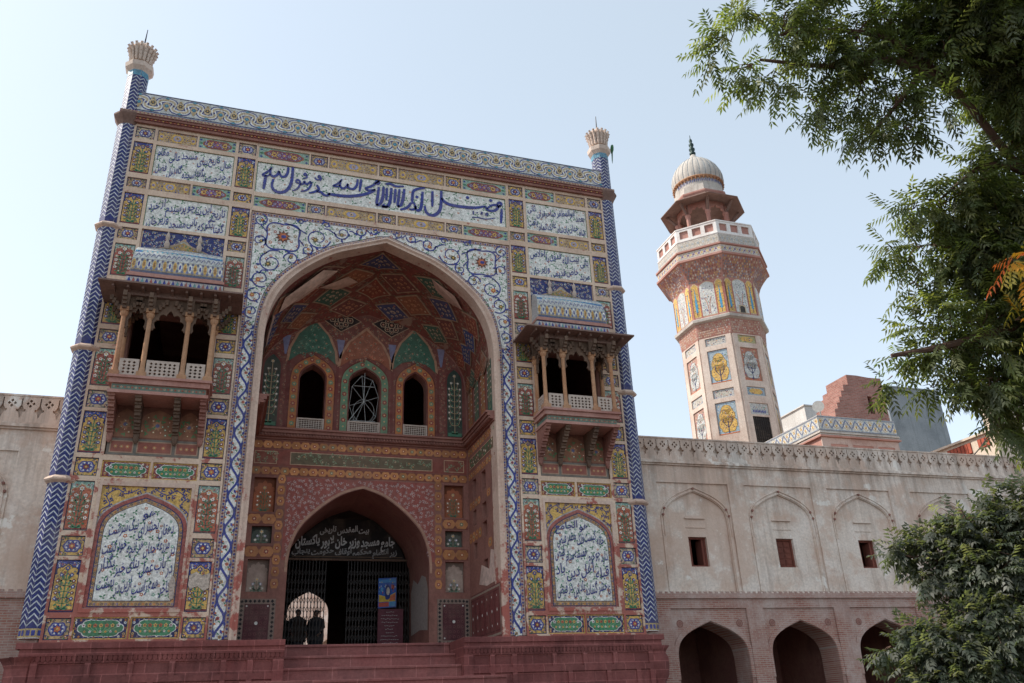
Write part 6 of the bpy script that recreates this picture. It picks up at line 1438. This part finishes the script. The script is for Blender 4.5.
# ------------------------------------------------------------------ roofs and buildings behind the right wing
RP = thing('roof_pavilion', 'flat-roofed block behind the wall with a white and yellow tiled parapet', 'building', (24.8, 12, -.05))
g = Geo().box((22.55, 8.05, -.05), (27.1, 19, 9.70)); g.box((22.42, 7.92, 9.62), (27.22, 19, 9.70)); g.build('wall', 'pinkstone', RP)
g = Geo(); 
for z in (9.72, 9.80, 9.86): g.box((22.46 - (.05 if z == 9.80 else 0), 7.96 - (.05 if z == 9.80 else 0), z), (27.16, 19, z + .055))
g.build('cornice', 'domewhite', RP)
Geo().plate(rect(22.53, 5.5, 27.1, 9.6), [rect(23.0, 8.6, 24.0, 9.3), rect(24.3, 8.6, 25.5, 9.3), rect(25.8, 8.6, 26.8, 9.3)], facade(8.03), 0, .06).build('wall_plaster', 'lowwing', RP)
g = Geo().box((22.5, 8.0, 9.9), (27.1, 19, 10.70)); g.build('parapet', 'domewhite', RP)
for mp_, L_, nm in ((facade(7.99), (22.5, 27.1), 'a'), ((lambda u, v, h: (22.49 - h, u, v)), (8.0, 19.0), 'b')):
    A = Art(mp_, .004); A.rect(L_[0], 9.95, L_[1], 10.66, (.56, .56, .52), 0)
    x = L_[0] + .15
    pts1, pts2 = [], []
    i = 0
    while x < L_[1] - .1: pts1.append((x, 10.3 + .2 * (1 if i % 2 else -1))); pts2.append((x, 10.3 - .2 * (1 if i % 2 else -1))); A.flower(x, 10.3 + .13 * (-1 if i % 2 else 1), .13, YEL, (.5, .3, .1), 1, 6); A.disc(x, 10.3 - .22 * (-1 if i % 2 else 1), .06, LBL, 1); x += .29; i += 1
    A.stroke(pts1, .06, (.16, .2, .34), 3, 3); A.stroke(pts2, .05, WHITE, 2, 3)
    A.rect(L_[0], 9.95, L_[1], 10.0, (.25, .28, .34), 4); A.rect(L_[0], 10.6, L_[1], 10.66, (.25, .28, .34), 4)
    A.build('parapet_tiles', 'tile', RP, tint=True)
BR_ = thing('brick_stub', 'broken red brick tower stub with a stepped left edge and narrow slot', 'building', (27.6, 11, 10.7))
o = [(25.3, 10.72), (25.42, 11.95), (25.62, 12.0), (25.64, 12.32), (25.84, 12.34), (25.86, 12.66), (26.04, 12.68), (26.06, 13.02), (26.26, 13.04), (26.28, 13.38), (26.62, 13.42), (26.64, 13.99), (27.3, 14.0), (28.1, 13.94), (28.90, 13.96), (28.86, 10.72)]
g = Geo(); g.plate(o, [rect(27.72, 11.85, 28.0, 12.85)], facade(10.0), 0, .35, rim=False); n = len(o)
g.add([(x, 10.0, z) for x, z in o] + [(x, 11.7, z) for x, z in o], [(i, (i + 1) % n, n + (i + 1) % n, n + i) for i in range(n)] + [tuple(range(n, 2 * n))])
B_ = g.build('wall', 'brick', BR_); 
g = Geo(); g.box((27.70, 10.3, 11.83), (28.02, 10.4, 12.87)); g.build('slot', 'dark', BR_)
LS = thing('loudspeaker', 'grey horn loudspeaker on the corner of the tiled parapet', 'loudspeaker', (22.95, 8.25, 10.7))
g = Geo(); g.tube([(22.95, 8.25, 10.7), (22.95, 8.25, 11.15)], .03, 6); g.build('post', 'horn', LS)
g = Geo()
for k, (r, q) in enumerate(((.06, .42), (.08, .2), (.14, .05), (.24, -.12), (.32, -.2))):
    pass
axis = Vector((-.75, -.65, -.05)).normalized(); c0 = Vector((23.0, 8.3, 11.22))
g.tube([c0 - axis * .22, c0 - axis * .05, c0 + axis * .02, c0 + axis * .12, c0 + axis * .24, c0 + axis * .30], [.10, .10, .06, .11, .21, .29], 14); g.build('horn', 'horn', LS)
WB = thing('rendered_block', 'plain pale flat-roofed block between the minaret and the brick stub', 'building', (32, 23, -.05))
g = Geo().box((31.8, 20, -.05), (36.0, 30, 16.2)); g.box((31.7, 19.9, 16.2), (36.1, 30, 16.28)); g.build('wall', 'palewall', WB)
CB_ = thing('grey_tower_block', 'blank grey rendered building rising behind the brick stub', 'building', (42, 22, -.05))
g = Geo().box((38.9, 20, -.05), (43.75, 27, 18.2)); g.build('wall', 'concrete', CB_); g = Geo().box((38.85, 19.95, 18.2), (43.8, 27, 18.3)); g.build('coping', 'concrete', CB_)
CR = thing('cream_house', 'cream house with red slatted shutters at the far right', 'house', (38, 12, -.05))
g = Geo().box((34.0, 8.4, -.05), (42, 20, 10.78)); g.box((33.85, 8.2, 10.78), (42, 20, 10.90)); g.build('wall', 'cream', CR)
g = Geo().box((34.1, 8.25, 10.9), (40, 8.9, 12.6)); g.build('upper_wall', 'cream', CR)
for a, b, z0, z1 in ((9.95, 11.6, 10.02, 10.62), (8.72, 9.5, 10.1, 10.62)):
    g = Geo().box((33.97, a, z0), (34.05, b, z1)); W_ = g.build('window', 'winwood', CR); g = Geo()
    n = int((b - a) / .22)
    for i in range(n): y = a + (b - a) * (i + .5) / n; g.box((33.94, y - .09, z0 + .03), (33.972, y + .09, z1 - .03))
    g.build('shutter', 'shutter', W_)
tag(Geo().tube(smoothline([(31.6, 9.4, 8.9), (32.2, 8.4, 9.35), (33.4, 8.1, 10.6), (34.2, 8.0, 12.2)], 5), .03, 5).build('power_cable', 'cable', origin=(32.2, 8.4, 9.3)), 'black sagging cable in front of the cream house at the right', 'cable')
PB = thing('parakeet', 'small green parakeet perched on the capital of the right turret', 'bird', (8.72, .1, 17.80))
g = Geo(); g.tube([(8.72, .16, 17.62), (8.70, .13, 17.72), (8.70, .10, 17.84), (8.71, .08, 17.95), (8.71, .06, 18.02), (8.70, .03, 18.03)], [.012, .04, .07, .062, .05, .015], 8); g.build('body', 'feather', PB, smooth=True)
g = Geo(); g.tube([(8.72, .16, 17.7), (8.74, .24, 17.45), (8.75, .27, 17.32)], [.03, .02, .006], 5); g.build('tail', 'feather', PB)

# ------------------------------------------------------------------ trees
def leaf_mass(name, clumps, anchor_pts, parent, seed, per_m2, leafp):
    rng = np.random.default_rng(seed)
    ln, lw, pairs, rach, cols = leafp
    anchors = np.array(anchor_pts); twigs = Geo(); LV = []; LC = []
    per = pairs * 2 + 1
    for ci, (cx, cy, cz, r) in enumerate(clumps):
        c = np.array((cx, cy, cz)); d = np.linalg.norm(anchors - c, axis=1); a = anchors[d.argmin()]
        a = a + (c - a) * .15
        nt_ = max(2, int(per_m2 * r * r / .02))
        tone = rng.uniform(.75, 1.25)
        for k in range(nt_):
            v = rng.normal(size=3); v /= np.linalg.norm(v); v *= rng.uniform(.35, 1.0) ** .5; v[2] *= .85
            e = c + v * r; s = c + (a - c) * min(1, r * .9 / (np.linalg.norm(a - c) + 1e-6)) * rng.uniform(.3, 1)
            mid_ = (s + e) / 2 + rng.normal(size=3) * r * .12 + np.array((0, 0, r * .10))
            twigs.tube([tuple(s), tuple(mid_), tuple(e)], [.006, .004, .002], 3)
            tdir = (e - mid_); tdir /= np.linalg.norm(tdir) + 1e-6
            nl = rng.integers(5, 9)
            for j in range(nl):
                t = .35 + .65 * (j + 1) / nl; base = (1 - t) ** 2 * s + 2 * t * (1 - t) * mid_ + t * t * e
                dr = tdir * .55 + rng.normal(size=3) * .55 + np.array((0, 0, -.25)); dr /= np.linalg.norm(dr)
                up = np.array((0, 0, 1.0)) + rng.normal(size=3) * .35; sd_ = np.cross(dr, up); sd_ /= np.linalg.norm(sd_) + 1e-6; nn = np.cross(sd_, dr)
                rl = rach * rng.uniform(.7, 1.15); col = cols[rng.integers(len(cols))]; br = rng.uniform(.7, 1.3) * tone
                for q in range(per):
                    if q == per - 1: f_, side, ang = 1.0, 0, 0
                    else: f_ = .22 + .74 * (q // 2) / max(1, pairs - 1); side = 1 if q % 2 else -1; ang = 1
                    p = base + dr * rl * f_ + np.array((0, 0, -.10 * rl * f_ * f_))
                    ld = dr * (.62 if ang else 1) + sd_ * side * .80 * ang - nn * .28 * ang + rng.normal(size=3) * .08; ld[2] -= .18; ld /= np.linalg.norm(ld)
                    L_ = ln * rng.uniform(.8, 1.15) * (1 - .35 * abs(f_ - .5)); wd = np.cross(ld, nn); wd /= np.linalg.norm(wd) + 1e-6
                    curv = np.array((0, 0, -.12 * L_))
                    m1 = p + ld * L_ * .38
                    LV += [p, m1 + wd * lw + nn * lw * .3, p + ld * L_ + curv, m1 - wd * lw + nn * lw * .3]
                    LC.append((col[0] * br, col[1] * br, col[2] * br, 1.0))
    L = org(parent); V = np.array(LV, dtype=np.float32) - np.array(L, dtype=np.float32); nq = len(V) // 4
    me = bpy.data.meshes.new(name); me.vertices.add(len(V)); me.vertices.foreach_set('co', V.ravel())
    me.loops.add(nq * 4); me.loops.foreach_set('vertex_index', np.arange(nq * 4, dtype=np.int32))
    me.polygons.add(nq); me.polygons.foreach_set('loop_start', np.arange(0, nq * 4, 4, dtype=np.int32)); me.polygons.foreach_set('loop_total', np.full(nq, 4, dtype=np.int32))
    me.update(calc_edges=True); me.materials.append(M['leaf'])
    at = me.attributes.new('tint', 'FLOAT_COLOR', 'FACE'); at.data.foreach_set('color', np.array(LC, dtype=np.float32).ravel())
    o = bpy.data.objects.new(name, me); COL.objects.link(o); o.parent = parent
    twigs.build('twigs', 'bark', parent)
    return nq
YELLOWED = [(1.47, -19.26, 0.91, 0.12), (1.52, -19.21, 0.74, 0.11), (1.54, -19.1, 0.53, 0.07)]
NEEM = [(1.85, -19.25, 2.03, 0.26), (1.85, -19.01, 1.57, 0.28), (1.55, -18.83, 1.39, 0.24), (1.93, -18.83, 0.97, 0.30), (1.63, -18.91, 1.12, 0.25), (1.93, -18.75, 0.56, 0.29), (1.5, -18.77, 0.64, 0.23), (1.53, -19.67, 2.61, 0.32), (1.52, -19.91, 2.8, 0.32), (1.68, -19.65, 2.41, 0.30), (1.05, -19.61, 2.6, 0.15), (1.19, -19.8, 2.92, 0.30), (1.8, -18.68, 0.1, 0.19), (1.53, -18.74, 0.22, 0.19), (1.25, -18.58, 0.26, 0.15), (-0.41, -18.8, 3.07, 0.15), (-0.17, -18.91, 3.29, 0.17), (-0.25, -18.78, 2.78, 0.15), (-0.53, -18.73, 2.94, 0.08), (-0.01, -19.07, 3.0, 0.24), (0.0, -18.84, 2.63, 0.15), (0.33, -19.11, 3.35, 0.24), (0.32, -19.05, 2.71, 0.24), (0.2, -18.91, 2.35, 0.13), (0.53, -19.27, 2.85, 0.30), (0.6, -19.06, 2.45, 0.22), (0.52, -19.0, 2.12, 0.11), (0.88, -19.43, 3.12, 0.29), (0.99, -19.29, 2.74, 0.25), (0.71, -19.3, 2.21, 0.21), (0.61, -19.11, 1.96, 0.12), (0.79, -19.3, 1.95, 0.12), (1.11, -19.51, 2.95, 0.27), (1.18, -19.34, 2.59, 0.11), (0.89, -19.54, 2.05, 0.08), (1.21, -19.71, 2.99, 0.36), (1.33, -19.52, 2.72, 0.24), (1.59, -19.72, 2.92, 0.39), (1.72, -19.51, 2.62, 0.33), (1.7, -19.26, 2.62, 0.15), (1.98, -19.39, 2.36, 0.31), (1.74, -19.1, 1.84, 0.28), (1.48, -19.03, 1.73, 0.24), (1.4, -18.83, 1.61, 0.29), (1.01, -18.84, 1.55, 0.15), (0.88, -18.66, 1.29, 0.11), (1.12, -18.74, 1.28, 0.18), (1.73, -18.93, 1.45, 0.35), (2.06, -19.05, 1.73, 0.33), (2.0, -18.92, 1.21, 0.36), (1.52, -18.77, 1.13, 0.29), (1.08, -18.65, 0.97, 0.08), (1.77, -18.75, 0.9, 0.29), (2.08, -18.72, 0.77, 0.30), (1.25, -18.7, 0.75, 0.19), (1.06, -18.6, 0.66, 0.08), (0.97, -18.51, 0.41, 0.08), (1.21, -18.63, 0.45, 0.20), (1.57, -18.72, 0.4, 0.25), (1.95, -18.67, 0.37, 0.29), (0.85, -18.43, 0.19, 0.08), (1.08, -18.52, 0.18, 0.10), (1.38, -18.67, 0.13, 0.19), (1.69, -18.67, 0.03, 0.21), (1.76, -18.67, -0.17, 0.14), (1.52, -18.7, -0.18, 0.08), (2.31, -19.59, 2.46, 0.59), (2.54, -19.2, 1.52, 0.58), (2.49, -18.82, 0.59, 0.47), (2.98, -19.63, 2.06, 0.71), (0.89, -19.67, 3.57, 0.45), (1.44, -19.93, 3.52, 0.58), (0.29, -19.45, 3.63, 0.34), (1.98, -20.11, 3.38, 0.70), (-0.17, -19.16, 3.75, 0.24), (2.87, -20.13, 2.97, 0.73), (3.23, -19.03, 0.94, 0.61)]
LOWT = [(3.51, -16.31, -0.84, 0.30), (3.67, -16.48, -0.85, 0.32), (3.28, -16.28, -1.38, 0.29), (3.56, -16.58, -1.37, 0.32), (2.86, -16.13, -1.55, 0.18), (3.11, -16.37, -1.81, 0.28), (3.83, -16.42, -0.57, 0.30), (3.23, -16.19, -0.64, 0.16), (4.0, -16.38, -0.26, 0.39), (3.6, -16.21, -0.35, 0.33), (3.3, -16.02, -0.44, 0.26), (3.0, -15.83, -0.61, 0.19), (3.73, -16.27, -0.71, 0.43), (4.1, -16.4, -0.67, 0.44), (3.46, -16.11, -0.8, 0.30), (3.06, -15.97, -0.9, 0.16), (2.51, -15.79, -1.66, 0.07), (2.69, -15.95, -1.74, 0.18), (3.05, -16.17, -1.65, 0.40), (3.57, -16.32, -1.19, 0.42), (4.01, -16.38, -1.04, 0.43), (3.43, -16.41, -1.68, 0.41), (3.76, -16.49, -1.6, 0.49), (2.99, -16.23, -2.02, 0.40), (3.41, -16.39, -2.13, 0.48), (2.61, -16.01, -1.99, 0.18), (4.23, -16.52, -0.15, 0.31), (4.61, -16.62, -1.17, 0.52), (4.58, -16.56, -1.42, 0.65), (4.14, -16.47, -2.34, 0.64), (3.03, -16.01, -2.55, 0.61), (2.8, -15.93, -1.5, 0.19), (2.96, -16.09, -1.44, 0.24), (2.53, -15.82, -1.58, 0.12)]
NBR = [([(2.47, -19.21, 1.43), (1.96, -19.22, 1.85), (1.35, -19.35, 2.4), (0.84, -19.37, 2.79), (0.4, -19.24, 2.95), (-0.03, -19.03, 2.98)], 0.042, 0.01),
       ([(1.35, -19.35, 2.4), (0.82, -19.34, 2.63), (0.36, -19.08, 2.7), (-0.14, -18.86, 2.84)], 0.04, 0.012),
       ([(2.47, -19.21, 1.43), (2.13, -19.41, 2.37), (1.67, -19.63, 2.93), (1.28, -19.78, 3.44)], 0.06, 0.02),
       ([(2.47, -19.21, 1.43), (2.02, -19.04, 1.32), (1.68, -18.89, 1.26), (1.25, -18.76, 1.32)], 0.035, 0.008),
       ([(2.57, -18.96, 0.6), (2.08, -18.85, 0.69), (1.55, -18.76, 0.53), (1.11, -18.67, 0.42), (0.79, -18.54, 0.38)], 0.06, 0.016),
       ([(1.96, -19.22, 1.85), (1.61, -19.17, 1.89), (1.31, -18.93, 1.66)], 0.028, 0.008),
       ([(1.05, -19.41, 2.62), (0.78, -19.27, 2.28), (0.59, -19.08, 2.05)], 0.03, 0.008),
       ([(2.08, -18.85, 0.69), (1.77, -18.69, 0.2), (1.47, -18.59, 0.09), (1.28, -18.53, 0.07)], 0.025, 0.006),
       ([(2.47, -19.21, 1.43), (2.69, -19.69, 2.38), (2.56, -20.11, 3.03)], 0.09, 0.04)]
LTR = [(3.69, -16.43, -4.19), (3.92, -16.49, -3.38), (4.08, -16.55, -2.3)]
LBR = [([(4.08, -16.55, -2.3), (3.81, -16.55, -1.56), (3.66, -16.32, -0.85), (3.58, -16.22, -0.19)], 0.09, 0.02),
       ([(3.81, -16.55, -1.56), (3.18, -16.17, -1.52), (2.71, -15.86, -1.49)], 0.06, 0.012),
       ([(3.66, -16.32, -0.85), (3.21, -16.01, -0.7), (2.95, -15.79, -0.58)], 0.04, 0.01),
       ([(4.08, -16.55, -2.3), (4.19, -16.58, -1.19), (4.15, -16.48, -0.56)], 0.08, 0.015),
       ([(4.08, -16.55, -2.3), (3.34, -16.31, -2.09), (2.72, -15.97, -1.97)], 0.06, 0.012)]

def branch(g, pts, r0, r1, n=8):
    p = smoothline(pts, 5); m = len(p); g.tube(p, [r0 + (r1 - r0) * i / (m - 1) for i in range(m)], n)
NT = thing('neem_tree', 'neem tree leaning in from the upper right with drooping feathery leaves', 'tree', (4.5, -17.6, GZ))
g = Geo(); branch(g, [(4.6, -17.5, GZ), (4.45, -17.65, -2), (4.2, -17.9, -.4), (3.7, -18.4, 1.0), (3.2, -18.8, 1.75)], .30, .15, 10); g.build('trunk', 'bark', NT)
AN = []
for pts, r0, r1 in NBR:
    g = Geo(); branch(g, pts, r0, r1, 7); g.build('branch', 'bark', NT); AN += smoothline(pts, 4)
leaf_mass('crown', NEEM, AN, NT, 3, 4.3, (.074, .0098, 6, .25, [(.085, .108, .042), (.104, .124, .052), (.070, .092, .042), (.145, .155, .072), (.090, .104, .056)]))
leaf_mass('yellowing_leaves', YELLOWED, AN, NT, 9, 3.0, (.074, .0100, 6, .25, [(.50, .24, .03), (.55, .12, .04), (.42, .32, .06), (.30, .26, .06)]))
LT = thing('broadleaf_tree', 'dusty dense leafy tree in front of the wall at the lower right', 'tree', (5.8, -15.4, GZ))
g = Geo(); branch(g, LTR, .22, .12, 9); g.build('trunk', 'bark', LT)
AN = []
for pts, r0, r1 in LBR:
    g = Geo(); branch(g, pts, r0, r1, 6); g.build('branch', 'bark', LT); AN += smoothline(pts, 4)
leaf_mass('crown', LOWT, AN, LT, 5, 5.0, (.082, .016, 4, .20, [(.086, .098, .076), (.103, .112, .092), (.068, .083, .064), (.145, .150, .126), (.058, .073, .052)]))
